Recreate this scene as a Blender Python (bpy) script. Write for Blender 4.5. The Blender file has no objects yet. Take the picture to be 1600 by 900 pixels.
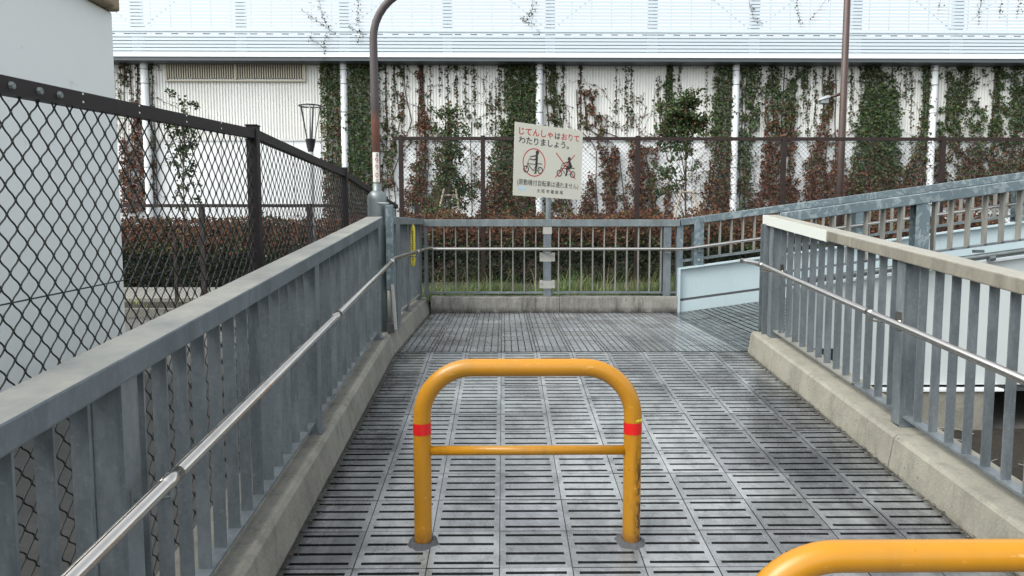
import bpy, math, random
from mathutils import Vector, Matrix, noise, Euler
random.seed(7)
sc = bpy.context.scene
R = math.radians
# ------------------------------------------------------------------ camera, light, exposure
EYE = 1.077                      # height of the lens over the landing
PITCH = R(4.85); YAW = R(0.69); FPX = 1155.0
cam_d = bpy.data.cameras.new('camera'); cam = bpy.data.objects.new('camera', cam_d)
sc.collection.objects.link(cam); sc.camera = cam
cam_d.sensor_width = 36; cam_d.lens = FPX/1600*36; cam_d.clip_start = .05; cam_d.clip_end = 2000
cam.location = (0, 0, EYE); cam.rotation_euler = (R(90)-PITCH, 0, -YAW)
SUN_EL = R(48); SUN_AZ = R(-118)  # azimuth measured from +Y towards +X: the bright part of the cloud stands on the left and a little behind
w = bpy.data.worlds.new('World'); sc.world = w; w.use_nodes = True
nt = w.node_tree; bg = nt.nodes['Background']
sky = nt.nodes.new('ShaderNodeTexSky'); sky.sky_type = 'NISHITA'; sky.sun_disc = False
sky.sun_elevation = SUN_EL; sky.sun_rotation = SUN_AZ; sky.dust_density = 3.0; sky.air_density = 1.0
hs = nt.nodes.new('ShaderNodeHueSaturation'); hs.inputs['Saturation'].default_value = .20
nt.links.new(sky.outputs[0], hs.inputs['Color']); nt.links.new(hs.outputs[0], bg.inputs[0]); bg.inputs[1].default_value = .15
sun_d = bpy.data.lights.new('sun', 'SUN'); sun = bpy.data.objects.new('sun', sun_d); sc.collection.objects.link(sun)
sun_d.energy = .85; sun_d.angle = R(50); sun_d.color = (1, .94, .84)
sd = Vector((math.sin(SUN_AZ)*math.cos(SUN_EL), math.cos(SUN_AZ)*math.cos(SUN_EL), math.sin(SUN_EL)))
sun.rotation_euler = sd.to_track_quat('Z', 'Y').to_euler()
sc.view_settings.view_transform = 'Standard'; sc.view_settings.look = 'None'
sc.view_settings.exposure = 1.4; sc.view_settings.gamma = 1

# ------------------------------------------------------------------ helpers
_cr = Euler((R(90)-PITCH, 0, -YAW)).to_matrix()
def at(px, py, Y):
    """the point of the vertical plane y=Y that the photograph shows at pixel (px,py)"""
    d = _cr @ Vector(((px-800)/FPX, -(py-450)/FPX, -1))
    t = Y/d.y
    return Vector((d.x*t, Y, EYE+d.z*t))
def X(px, Y, py=352): return at(px, py, Y).x
def Z(py, Y, px=800): return at(px, py, Y).z

class MB:
    def __init__(s): s.v = []; s.f = []; s.c = []; s.sm = []
    def quad(s, a, b, c, d, col=None):
        n = len(s.v); s.v += [tuple(a), tuple(b), tuple(c), tuple(d)]; s.f.append((n, n+1, n+2, n+3)); s.c.append(col); return s
    def box(s, x0, x1, y0, y1, z0, z1, z0b=None, z1b=None, xs=None):
        """box; with z0b/z1b the +X end (or +Y end when xs='y') has those heights instead"""
        a = z0 if z0b is None else z0b; b = z1 if z1b is None else z1b
        n = len(s.v)
        if xs == 'y': s.v += [(x0,y0,z0),(x1,y0,z0),(x1,y1,a),(x0,y1,a),(x0,y0,z1),(x1,y0,z1),(x1,y1,b),(x0,y1,b)]
        else: s.v += [(x0,y0,z0),(x1,y0,a),(x1,y1,a),(x0,y1,z0),(x0,y0,z1),(x1,y0,b),(x1,y1,b),(x0,y1,z1)]
        for q in ((0,3,2,1),(4,5,6,7),(0,1,5,4),(1,2,6,5),(2,3,7,6),(3,0,4,7)): s.f.append(tuple(n+i for i in q)); s.c.append(None)
        return s
    def tube(s, pts, r, n=8, cap=True, r1=None):
        pts = [Vector(p) for p in pts]; rr = r if isinstance(r, (list, tuple)) else [r]*len(pts)
        if r1 is not None: rr = [r+(r1-r)*i/(len(pts)-1) for i in range(len(pts))]
        base = len(s.v); t0 = (pts[1]-pts[0]).normalized()
        up = Vector((0,0,1)) if abs(t0.z) < .9 else Vector((1,0,0))
        u = t0.cross(up).normalized()
        for i, p in enumerate(pts):
            if i == 0: t = t0
            elif i == len(pts)-1: t = (pts[i]-pts[i-1]).normalized()
            else: t = ((pts[i]-pts[i-1]).normalized()+(pts[i+1]-pts[i]).normalized())
            t = t.normalized() if t.length > 1e-9 else t0
            u = (u-t*u.dot(t)); u = u.normalized() if u.length > 1e-6 else t.orthogonal().normalized()
            vv = t.cross(u)
            for k in range(n):
                a = 2*math.pi*k/n; s.v.append(tuple(p+(u*math.cos(a)+vv*math.sin(a))*rr[i]))
        for i in range(len(pts)-1):
            for k in range(n):
                k2 = (k+1) % n
                s.f.append((base+i*n+k, base+i*n+k2, base+(i+1)*n+k2, base+(i+1)*n+k)); s.c.append(None)
        if cap:
            s.f.append(tuple(base+k for k in range(n))[::-1]); s.c.append(None)
            s.f.append(tuple(base+(len(pts)-1)*n+k for k in range(n))); s.c.append(None)
        return s
    def prism(s, prof, p0, p1):
        """profile [(x,z)] swept from y=p0[0] (height shift p0[1]) to y=p1[0] (shift p1[1])"""
        n = len(s.v); m = len(prof)
        s.v += [(x, p0[0], z+p0[1]) for x, z in prof]+[(x, p1[0], z+p1[1]) for x, z in prof]
        for k in range(m): s.f.append((n+k, n+(k+1) % m, n+m+(k+1) % m, n+m+k)); s.c.append(None)
        s.f.append(tuple(n+k for k in range(m))[::-1]); s.f.append(tuple(n+m+k for k in range(m))); s.c += [None, None]
        return s
    def lathe(s, prof, cx, cy, n=24):
        pts = [(cx, cy, z) for r, z in prof]; return s.tube(pts, [max(r, .0005) for r, z in prof], n)
    def build(s, name, mat, parent=None, smooth=False, bevel=0):
        me = bpy.data.meshes.new(name); me.from_pydata(s.v, [], s.f)
        if any(c is not None for c in s.c):
            ca = me.color_attributes.new('tint', 'FLOAT_COLOR', 'CORNER'); buf = []
            for f, c in zip(s.f, s.c):
                c = c or (1, 1, 1); buf += [c[0], c[1], c[2], 1.0]*len(f)
            ca.data.foreach_set('color', buf)
        if smooth: me.polygons.foreach_set('use_smooth', [True]*len(me.polygons))
        me.materials.append(mat); me.validate(); me.update()
        o = bpy.data.objects.new(name, me); sc.collection.objects.link(o)
        if parent is not None: o.parent = parent; o.matrix_parent_inverse = Matrix.Translation(-parent.location)
        if bevel:
            b = o.modifiers.new('bevel', 'BEVEL'); b.width = bevel; b.segments = 2; b.limit_method = 'ANGLE'; b.angle_limit = R(50)
        return o
def tag(o, label=None, cat=None, group=None, kind=None):
    if label: o['label'] = label
    if cat: o['category'] = cat
    if group: o['group'] = group
    if kind: o['kind'] = kind
    return o
def thing(name, label, cat, loc=(0,0,0), group=None):
    o = bpy.data.objects.new(name, None); sc.collection.objects.link(o); o.location = loc; o.empty_display_size = .2
    return tag(o, label, cat, group)
def move_copy(o, parent, d):
    c = o.copy(); sc.collection.objects.link(c); c.parent = parent; c.location = Vector(o.location)+Vector(d); return c

# ------------------------------------------------------------------ materials
class Mat:
    def __init__(s, name, base=(.5,.5,.5), rough=.6, metal=0, spec=.5):
        s.m = bpy.data.materials.new(name); s.m.use_nodes = True; s.t = s.m.node_tree; s.b = s.t.nodes['Principled BSDF']
        s.b.inputs['Base Color'].default_value = (*base, 1); s.b.inputs['Roughness'].default_value = rough
        s.b.inputs['Metallic'].default_value = metal; s.b.inputs['Specular IOR Level'].default_value = spec
        s.col = None; s.base = base
        s.tc = s.t.nodes.new('ShaderNodeNewGeometry')      # true world position: stays put with the surface
    def N(s, t, **k):
        n = s.t.nodes.new(t)
        for a, b in k.items():
            if hasattr(n, a): setattr(n, a, b)
            else: n.inputs[a].default_value = b
        return n
    def L(s, a, b): s.t.links.new(a, b)
    def pos(s, scale=(1,1,1)):
        m = s.N('ShaderNodeMapping'); m.inputs['Scale'].default_value = scale; s.L(s.tc.outputs['Position'], m.inputs['Vector']); return m.outputs[0]
    def noise(s, scale, detail=4, rough=.6, st=(1,1,1), lo=.35, hi=.65, dist=0):
        n = s.N('ShaderNodeTexNoise'); n.inputs['Scale'].default_value = scale; n.inputs['Detail'].default_value = detail
        n.inputs['Roughness'].default_value = rough; n.inputs['Distortion'].default_value = dist; s.L(s.pos(st), n.inputs['Vector'])
        r = s.N('ShaderNodeMapRange'); r.inputs['From Min'].default_value = lo; r.inputs['From Max'].default_value = hi
        s.L(n.outputs['Fac'], r.inputs['Value']); return r.outputs[0]
    def mix(s, fac, col, amt=1.0, blend='MIX'):
        mx = s.N('ShaderNodeMix'); mx.data_type = 'RGBA'; mx.blend_type = blend
        if amt != 1.0:
            k = s.N('ShaderNodeMath', operation='MULTIPLY'); k.inputs[1].default_value = amt; s.L(fac, k.inputs[0]); fac = k.outputs[0]
        s.L(fac, mx.inputs[0])
        if s.col is None: mx.inputs[6].default_value = (*s.base, 1)
        else: s.L(s.col, mx.inputs[6])
        if isinstance(col, tuple): mx.inputs[7].default_value = (*col, 1)
        else: s.L(col, mx.inputs[7])
        s.col = mx.outputs[2]; s.L(s.col, s.b.inputs['Base Color']); return s
    def tint(s, amt=1.0):
        a = s.N('ShaderNodeAttribute'); a.attribute_name = 'tint'
        v = s.N('ShaderNodeValue'); v.outputs[0].default_value = amt
        return s.mix(v.outputs[0], a.outputs['Color'], 1.0, 'MULTIPLY')
    def rough(s, fac, a, b):
        r = s.N('ShaderNodeMapRange'); r.inputs['To Min'].default_value = a; r.inputs['To Max'].default_value = b
        s.L(fac, r.inputs['Value']); s.L(r.outputs[0], s.b.inputs['Roughness']); return s
    def bump(s, fac, dist=.002, strength=.5):
        b = s.N('ShaderNodeBump'); b.inputs['Distance'].default_value = dist; b.inputs['Strength'].default_value = strength
        s.L(fac, b.inputs['Height']); s.L(b.outputs[0], s.b.inputs['Normal']); return s
    def mul(s, a, b):
        k = s.N('ShaderNodeMath', operation='MULTIPLY'); s.L(a, k.inputs[0]); s.L(b, k.inputs[1]); return k.outputs[0]
    def sep(s):
        x = s.N('ShaderNodeSeparateXYZ'); s.L(s.tc.outputs['Position'], x.inputs[0]); return x.outputs
    def rng(s, v, a, b, lo=0., hi=1.):
        r = s.N('ShaderNodeMapRange'); r.inputs['From Min'].default_value = a; r.inputs['From Max'].default_value = b
        r.inputs['To Min'].default_value = lo; r.inputs['To Max'].default_value = hi; s.L(v, r.inputs['Value']); return r.outputs[0]

def galv(name, base, dark, light, metal=.35, sc_=1.0, rough=(.42, .62), dust=None):
    g = Mat(name, base, .5, metal)
    v = g.N('ShaderNodeTexVoronoi'); v.inputs['Scale'].default_value = 55*sc_; g.L(g.pos(), v.inputs['Vector'])
    sx = g.N('ShaderNodeSeparateColor'); g.L(v.outputs['Color'], sx.inputs[0])
    g.mix(sx.outputs[0], light, .18)
    n1 = g.noise(9, 5, .7, (1,1,.35), .45, .72); g.mix(n1, light, .45)
    n2 = g.noise(4, 7, .75, (1,1,.3), .46, .66); g.mix(n2, dark, .7)
    n3 = g.noise(55, 3, .6, (1,1,1), .6, .72); g.mix(n3, light, .35)
    n5 = g.noise(26, 5, .75, (1,1,.12), .56, .70); g.mix(n5, light, .35)
    if dust:
        sn = g.N('ShaderNodeSeparateXYZ'); g.L(g.tc.outputs['Normal'], sn.inputs[0]); up = g.rng(sn.outputs[2], .6, .9)
        g.mix(g.mul(up, g.noise(2.5, 5, .7, (1,1,1), .15, .6)), dust, .9)
    g.rough(n1, *rough); g.bump(n3, .0006, .3)
    return g.m
M = {}
M['galv'] = galv('galvanised_steel', (.142,.168,.183), (.070,.086,.096), (.29,.325,.34))
M['galv_far'] = galv('weathered_galvanised_steel', (.15,.18,.185), (.09,.11,.115), (.30,.35,.36), .3)
def mottled(name, base, light):
    g = Mat(name, base, .5, .3)
    n1 = g.noise(13, 5, .72, (1,1,.8), .50, .56, .8); g.mix(n1, light, .75)
    n2 = g.noise(3, 5, .6, (1,1,1), .45, .7); g.mix(n2, tuple(c*.6 for c in base), .5); return g.m
M['galv_mottled'] = mottled('blotchy_galvanised_steel', (.13,.18,.20), (.30,.36,.37))
M['edge_steel'] = galv('pale_galvanised_steel', (.23,.23,.205), (.12,.13,.125), (.34,.34,.31), .15)
M['rail_top'] = galv('dusty_galvanised_rail', (.12,.15,.168), (.07,.09,.10), (.21,.245,.26), .25, dust=(.38,.375,.32))
M['rail_beige'] = galv('beige_stained_rail', (.215,.205,.165), (.105,.10,.08), (.32,.31,.26), .1, dust=(.31,.30,.25))
g = Mat('stainless_steel', (.54,.525,.49), .2, 1.0); n = g.noise(14, 3, .5, (1,1,1), .45, .75); g.mix(n, (.38,.365,.33), .45); g.rough(n, .20, .27); M['stainless'] = g.m
# pavers: smooth precast concrete, stained
def paver(name, base, dark=1.0):
    g = Mat(name, base, .35, 0, .6)
    n1 = g.noise(1.0, 7, .74, (1,1,1), .46, .62, .5); g.mix(n1, (.045,.05,.055), .62*dark)
    n2 = g.noise(7, 6, .75, (1.6,.8,1), .5, .68, .6); g.mix(n2, (.06,.065,.065), .55*dark)
    n3 = g.noise(45, 4, .7, (1,1,1), .55, .7); g.mix(n3, (.07,.075,.075), .4 if dark == 1 else .15)
    n4 = g.noise(2.6, 5, .6, (1,1,1), .56, .64, .3); g.mix(n4, (.40,.42,.42), .38 if dark == 1 else .2)
    n5 = g.noise(16, 6, .8, (1,1.4,1), .60, .66, .8); g.mix(n5, (.035,.035,.037), .7 if dark == 1 else .2)
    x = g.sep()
    # sides darkened in place of weaker sky reflection; narrow grime lines at kerb feet
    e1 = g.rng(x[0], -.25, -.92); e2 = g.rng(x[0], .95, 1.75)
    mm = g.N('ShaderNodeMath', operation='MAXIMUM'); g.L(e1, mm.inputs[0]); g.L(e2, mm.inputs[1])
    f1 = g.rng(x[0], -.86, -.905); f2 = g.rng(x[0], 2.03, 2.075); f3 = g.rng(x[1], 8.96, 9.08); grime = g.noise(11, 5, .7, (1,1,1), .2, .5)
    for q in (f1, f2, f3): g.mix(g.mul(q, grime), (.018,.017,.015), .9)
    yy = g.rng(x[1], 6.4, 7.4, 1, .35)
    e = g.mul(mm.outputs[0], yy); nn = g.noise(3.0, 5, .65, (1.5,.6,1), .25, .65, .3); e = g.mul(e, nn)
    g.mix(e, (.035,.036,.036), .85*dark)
    g.tint()
    g.rough(n2, .17, .42); g.bump(n3, .0008, .35)
    return g.m
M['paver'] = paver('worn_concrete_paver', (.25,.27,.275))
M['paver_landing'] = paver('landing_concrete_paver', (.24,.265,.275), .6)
def concrete(name, base, stain=(.09,.09,.08), streak=0):
    g = Mat(name, base, .85, 0, .3)
    n1 = g.noise(3, 7, .7, (1,1,1), .42, .7); g.mix(n1, stain, .55)
    n2 = g.noise(14, 5, .7, (1,1,.35), .5, .75); g.mix(n2, stain, .6)
    n3 = g.noise(70, 4, .7, (1,1,1), .45, .8); g.mix(n3, tuple(min(1, c*1.6) for c in base), .3)
    if streak: n4 = g.noise(5, 7, .8, (1.6,1,.2), .48, .66, .5); g.mix(n4, (.05,.05,.045), streak); x = g.sep(); g.mix(g.mul(g.rng(x[2], .07, .0), g.noise(8, 4, .6, (1,1,1), .3, .5)), (.025,.025,.022), .85)
    v = g.N('ShaderNodeTexVoronoi'); v.inputs['Scale'].default_value = 9; g.L(g.pos(), v.inputs['Vector'])
    h = g.rng(v.outputs['Distance'], .06, .03); g.mix(h, (.05,.05,.045), .8)
    g.bump(n3, .004, .6)
    return g.m
M['concrete'] = concrete('old_kerb_concrete', (.25,.247,.212), (.075,.075,.065))
M['concrete_right'] = concrete('pale_kerb_concrete', (.265,.26,.215), (.11,.107,.09))
M['concrete_far'] = concrete('streaked_kerb_concrete', (.30,.295,.265), (.08,.08,.07), .8)
M['kerb_top'] = concrete('kerb_cap_concrete', (.22,.215,.195), (.12,.12,.105))
# orange painted tube
g = Mat('orange_yellow_paint', (.46,.205,.008), .30, 0, .5)
n = g.noise(5, 5, .6, (1,1,.5), .45, .8); g.mix(n, (.33,.18,.028), .6)
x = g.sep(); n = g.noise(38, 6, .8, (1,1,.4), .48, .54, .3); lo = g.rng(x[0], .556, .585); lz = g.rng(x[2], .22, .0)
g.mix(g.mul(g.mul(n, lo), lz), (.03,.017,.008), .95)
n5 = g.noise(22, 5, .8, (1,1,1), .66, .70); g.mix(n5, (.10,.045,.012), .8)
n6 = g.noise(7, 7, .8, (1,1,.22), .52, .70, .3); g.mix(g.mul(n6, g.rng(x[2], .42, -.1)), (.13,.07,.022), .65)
n7 = g.noise(60, 3, .6, (.25,1,1), .66, .69); g.mix(n7, (.60,.38,.12), .5)
foot = g.rng(x[2], -.235, -.31); g.mix(g.mul(foot, g.noise(30, 4, .7, (1,1,1), .3, .5)), (.09,.04,.02), .8)  # patchy brown grime at the leg feet, painted in for contact shadow
M['orange'] = g.m
g = Mat('red_reflective_tape', (.60,.010,.010), .35); n = g.noise(40, 5, .8, (1,1,1), .58, .66); g.mix(n, (.30,.05,.03), .7); M['red_band'] = g.m
M['cement'] = concrete('dark_cement_collar', (.085,.09,.095), (.035,.037,.04))
g = Mat('dark_brown_paint', (.013,.009,.0095), .5, 0, .3); n = g.noise(30, 4, .6, (1,1,1), .6, .75); g.mix(n, (.03,.018,.015), .6); M['brown_steel'] = g.m
g = Mat('dark_green_wire', (.012,.017,.016), .45, 0, .4); M['wire'] = g.m
g = Mat('brown_fence_paint', (.022,.014,.012), .5, 0, .3); n = g.noise(12, 4, .6, (1,1,1), .5, .75); g.mix(n, (.05,.03,.024), .6); M['fence_brown'] = g.m
g = Mat('rusty_pole', (.16,.065,.045), .6)
x = g.sep(); up = g.rng(x[2], 1.95, 2.05); n = g.noise(30, 5, .7, (1,1,.15), .4, .7); g.mix(n, (.28,.15,.12), .5); g.mix(up, (.06,.055,.058), .92)
n = g.noise(9, 5, .7, (1,1,.2), .55, .7); g.mix(n, (.09,.085,.08), .5); M['rust_pole'] = g.m
g = Mat('brown_lamp_pole', (.05,.029,.023), .5); n = g.noise(20, 5, .7, (1,1,.2), .5, .7); g.mix(n, (.08,.055,.045), .5); M['brown_pole'] = g.m
g = Mat('white_corrugated_steel', (.74,.755,.72), .5)
x = g.sep(); n = g.noise(1.2, 5, .6, (1,1,.12), .5, .8); g.mix(n, (.64,.63,.56), .5)
M['corr'] = g.m
g = Mat('white_flat_panel', (.70,.735,.735), .5); n = g.noise(1.0, 5, .6, (1,1,.3), .5, .8); g.mix(n, (.55,.58,.58), .5); M['flat_panel'] = g.m
g = Mat('cream_vent', (.50,.48,.38), .6); M['vent'] = g.m
M['vent_dark'] = Mat('dark_vent_gap', (.10,.09,.065), .8).m
M['slat'] = Mat('white_louvre_slat', (.52,.60,.645), .45).m
M['gutter'] = Mat('dark_grey_gutter', (.07,.085,.095), .5).m
M['white_steel'] = Mat('white_painted_steel', (.75,.79,.80), .4).m
M['parapet'] = Mat('grey_parapet_panel', (.10,.115,.125), .7).m
M['roof'] = Mat('grey_roof', (.2,.2,.2), .9).m
g = Mat('white_rendered_wall', (.78,.83,.81), .8); n = g.noise(.5, 5, .6, (1,1,1), .4, .7); g.mix(n, (.72,.77,.755), .7)
n = g.noise(3, 6, .7, (1,1,1), .66, .72); g.mix(n, (.40,.42,.41), .4); M['render'] = g.m
g = Mat('tan_roof_edge', (.30,.24,.16), .9); n = g.noise(5, 5, .7, (1,1,1), .45, .65); g.mix(n, (.15,.115,.07), .8); M['tan'] = g.m
g = Mat('pale_blue_paint', (.43,.54,.565), .45); n = g.noise(2.5, 5, .6, (1,1,1), .45, .75); g.mix(n, (.49,.60,.62), .6)
n = g.noise(18, 5, .75, (1,1,.5), .66, .72); g.mix(n, (.22,.24,.22), .7); n = g.noise(6, 7, .8, (1,1,.15), .58, .72); g.mix(n, (.30,.33,.30), .5); M['blue_paint'] = g.m
g = Mat('pale_grey_paint', (.50,.55,.545), .5); n = g.noise(1.5, 5, .6, (1,1,1), .45, .75); g.mix(n, (.44,.49,.48), .6); M['grey_paint'] = g.m
M['dark_steel'] = Mat('dark_girder_groove', (.06,.065,.07), .6).m
M['white_band'] = Mat('white_reflective_cap', (.52,.555,.515), .5).m
g = Mat('sign_plate', (.63,.62,.52), .5); n = g.noise(3, 5, .6, (1,1,1), .45, .75); g.mix(n, (.58,.57,.48), .6); M['sign'] = g.m
M['ink'] = Mat('black_ink', (.02,.022,.02), .5).m
M['red_ink'] = Mat('red_ink', (.50,.012,.022), .5).m
M['sticker'] = Mat('pale_blue_sticker', (.45,.68,.80), .5).m
M['white_ink'] = Mat('white_plate', (.72,.72,.66), .5).m
M['yellow'] = Mat('yellow_tape', (.62,.52,.04), .5).m
M['clamp'] = Mat('pale_clamp', (.36,.36,.33), .5).m
M['black'] = Mat('black_lantern_paint', (.018,.02,.022), .45).m
M['grey_post'] = Mat('pale_grey_post', (.27,.295,.30), .5).m
g = Mat('lantern_glass', (.8,.85,.85), .1); g.b.inputs['Alpha'].default_value = .18; M['glass'] = g.m
g = Mat('grey_cap_metal', (.17,.20,.20), .42, .5); n = g.noise(12, 4, .6, (1,1,1), .45, .7); g.mix(n, (.25,.28,.27), .5); M['cap_metal'] = g.m
# ground
g = Mat('asphalt_ground', (.075,.075,.072), .95); n = g.noise(25, 6, .8, (1,1,1), .4, .7); g.mix(n, (.14,.135,.12), .6); n = g.noise(1.5, 5, .7); g.mix(n, (.06,.058,.05), .6); g.bump(n, .01, .5); M['ground'] = g.m
g = Mat('pale_path', (.20,.20,.185), .9); n = g.noise(4, 6, .7); g.mix(n, (.15,.15,.135), .7); M['path'] = g.m
g = Mat('soil', (.022,.018,.012), 1); n = g.noise(9, 6, .8, (1,1,1), .4, .65); g.mix(n, (.045,.037,.022), .7); n2 = g.noise(30, 4, .7); g.bump(n2, .03, .8); M['soil'] = g.m
def leafmat(name, rough=.65):
    g = Mat(name, (1,1,1), rough, 0, .15); g.tint(); g.b.inputs['Transmission Weight'].default_value = 0
    return g.m
M['leaf'] = leafmat('leaves')
g = Mat('bark', (.10,.075,.055), .9); n = g.noise(30, 4, .7, (1,1,.2)); g.mix(n, (.05,.037,.028), .7); M['bark'] = g.m
M['stake'] = Mat('pale_wooden_stake', (.30,.25,.19), .85).m
M['vine'] = Mat('thin_vine_stem', (.055,.032,.028), .9).m

# ------------------------------------------------------------------ levels of the ramp
SL = .0984; Y0 = 6.24; Y1 = 9.12          # ramp meets landing at Y0, landing ends at Y1
def zr(y): return -SL*(Y0-y) if y < Y0 else 0.0
SL2 = .136; XR = 2.2                       # second ramp climbs towards +X from x=XR
def z2(x): return SL2*max(0, x-XR)
GZ = -.70                                  # street level

# ------------------------------------------------------------------ ground
def sheet(name, m, x0, x1, y0, y1, z, kind='structure', n=1):
    b = MB(); b.quad((x0,y0,z),(x1,y0,z),(x1,y1,z),(x0,y1,z)); o = b.build(name, m); o['kind'] = kind; return o
sheet('ground', M['ground'], -400, 400, -300, 600, GZ)
b = MB(); b.box(-16, -2.2, 16.7, 20.6, GZ-.05, GZ+.06); b.build('path', M['path'])['kind'] = 'structure'
b = MB(); b.box(-16, -2.2, 14.35, 14.5, GZ-.05, GZ+.16); b.box(-16, -2.2, 16.45, 16.6, GZ-.05, GZ+.16); b.build('planter_kerb', M['concrete'])['kind'] = 'structure'
b = MB(); b.box(-16, -2.2, 14.5, 16.45, GZ-.05, GZ+.08); b.build('planting_strip_ground', M['soil'])['kind'] = 'structure'
# planted bank behind the landing, finely bumped
b = MB(); nx, ny = 60, 40; xs = [-2.1+12*i/nx for i in range(nx+1)]; ys = [9.32+13.4*j/ny for j in range(ny+1)]
def bz(x, y):
    z = .11-.05*min(1, (y-9.3)/3)+.07*noise.noise(Vector((x*1.3, y*1.3, 0)))*min(1, (y-9.3)*2)
    return z
for j in range(ny+1):
    for i in range(nx+1): b.v.append((xs[i], ys[j], bz(xs[i], ys[j])))
for j in range(ny):
    for i in range(nx): a = j*(nx+1)+i; b.f.append((a, a+1, a+nx+2, a+nx+1)); b.c.append(None)
b.box(-2.1, 9.9, 9.32, 22.72, GZ-.1, -.08)
b.build('planted_bank_ground', M['soil'])['kind'] = 'structure'

# ------------------------------------------------------------------ ramp body and pavers
b = MB()
b.prism([(-1.26,-.9),(-1.26,-.03),(2.44,-.03),(2.44,-.9)], (-3.2, zr(-3.2)), (Y0, 0))
b.box(-1.26, 2.35, Y0, 9.32, -.9, -.03)
b.build('ramp', M['concrete'])['kind'] = 'structure'
def pavers(name, x0, y0, nx, ny, slot_along, zf, mat, xmax=None, ymax=None, seed=1, nsl=4, SW=.0095, full=False, sd=-.032, st=.02, J=.0022):
    rnd = random.Random(seed); b = MB(); P = .30; T = .026
    A = [(0,J,'j'),(J,T,'t'),(T,P-T,'s'),(P-T,P-J,'t'),(P-J,P,'j')]
    B = [(0,J,'j')]; c = J
    for k in range(nsl):
        m = P/nsl*(k+.5); B += [(c, m-SW, 't'), (m-SW, m+SW, 's')]; c = m+SW
    B += [(c, P-J, 't'), (P-J, P, 'j')]
    for i in range(nx):
        for j in range(ny):
            ox, oy = x0+i*P, y0+j*P
            t = .72+.42*rnd.random()**.8; col = (t, t*(.985+.02*rnd.random()), t*(.97+.05*rnd.random()))
            dz = rnd.uniform(-.0012, .0012); tx = rnd.uniform(-.004, .004); ty = rnd.uniform(-.004, .004)
            H = {}
            for ai, (a0, a1, ka) in enumerate(A):
                for bi, (b0, b1, kb) in enumerate(B):
                    h = -.006 if 'j' in (ka, kb) else (sd if ((ka == 's' or full) and kb == 's') else 0)
                    H[ai, bi] = h
            def pt(a, bb, h):
                u, v = (a, bb) if slot_along == 'x' else (bb, a)
                px, py = ox+u, oy+v
                if xmax: px = min(px, xmax)
                if ymax: py = min(py, ymax)
                return (px, py, zf(px, py)+h+(dz+tx*(u-.15)+ty*(v-.15) if h > -.005 else 0))
            fl = slot_along != 'x'; fill = {bi for bi in range(len(B)) if rnd.random() < .05}
            for (ai, bi), h in H.items():
                a0, a1, _ = A[ai]; b0, b1, _ = B[bi]
                if h == sd and bi in fill: h_ = -.006
                else: h_ = h
                cc = (.3,.28,.25) if h_ != h else col if h > -.001 else ((.10,.10,.10) if (h > -.0061 and h != sd) else (st, st, st))
                q = [pt(a0,b0,h), pt(a1,b0,h), pt(a1,b1,h), pt(a0,b1,h)]
                b.quad(*(q[::-1] if fl else q), col=cc)
                if bi+1 < len(B) and H[ai, bi+1] != h:
                    g_ = H[ai, bi+1]; b.quad(pt(a0,b1,h), pt(a1,b1,h), pt(a1,b1,g_), pt(a0,b1,g_), col=(.16,.16,.16))
                if ai+1 < len(A) and H[ai+1, bi] != h:
                    g_ = H[ai+1, bi]; b.quad(pt(a1,b0,h), pt(a1,b1,h), pt(a1,b1,g_), pt(a1,b0,g_), col=(.3,.3,.3))
    o = b.build(name, mat); o['kind'] = 'structure'; return o
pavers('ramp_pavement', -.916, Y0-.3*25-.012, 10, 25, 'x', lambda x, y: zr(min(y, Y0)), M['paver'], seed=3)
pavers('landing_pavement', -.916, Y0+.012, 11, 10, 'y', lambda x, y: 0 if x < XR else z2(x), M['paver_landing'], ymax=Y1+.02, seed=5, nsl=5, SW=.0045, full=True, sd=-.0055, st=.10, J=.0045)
pavers('upper_ramp_pavement', -.916+3.3, Y0+.16, 16, 10, 'y', lambda x, y: z2(x), M['paver_landing'], ymax=Y1+.02, seed=8, nsl=4, SW=.0085, full=True, sd=-.012, st=.08)

# ------------------------------------------------------------------ kerbs
def kprof(x_in, x_out, h, bat=.035):
    s = 1 if x_out > x_in else -1
    return [(x_in, -.12), (x_in, .0), (x_in+s*(bat-.006), h-.018), (x_in+s*(bat+.012), h), (x_out, h), (x_out, -.9)][::s]
segs = [(-3.2,-1.6),(-1.59,.4),(.41,2.42),(2.43,4.42),(4.43,Y0-.06)]
b = MB()
for a, c in segs: b.prism(kprof(-.918, -1.26, .175), (a, zr(a)), (c, zr(c)))
b.build('kerb', M['concrete'], bevel=.004)['kind'] = 'structure'
b = MB()
b.prism(kprof(-.912, -1.26, .168, .05), (Y0-.05, 0), (7.4, 0)); b.prism(kprof(-.912, -1.26, .17, .05), (7.41, 0), (9.30, 0))
b.build('kerb', M['concrete'], bevel=.004)['kind'] = 'structure'
b = MB()
for a, c in [(-3.2,-1.1),(-1.09,1.3),(1.31,3.9),(3.91,Y0)]: b.prism(kprof(2.093, 2.42, .175, .03), (a, zr(a)), (c, zr(c)))
b.build('kerb', M['concrete_right'], bevel=.006)['kind'] = 'structure'
b = MB(); b.box(-.90, .7, Y1, 9.32, -.1, .19); b.box(.704, 2.17, Y1+.004, 9.32, -.1, .192); b.build('kerb', M['concrete_far'], bevel=.006)['kind'] = 'structure'
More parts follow.
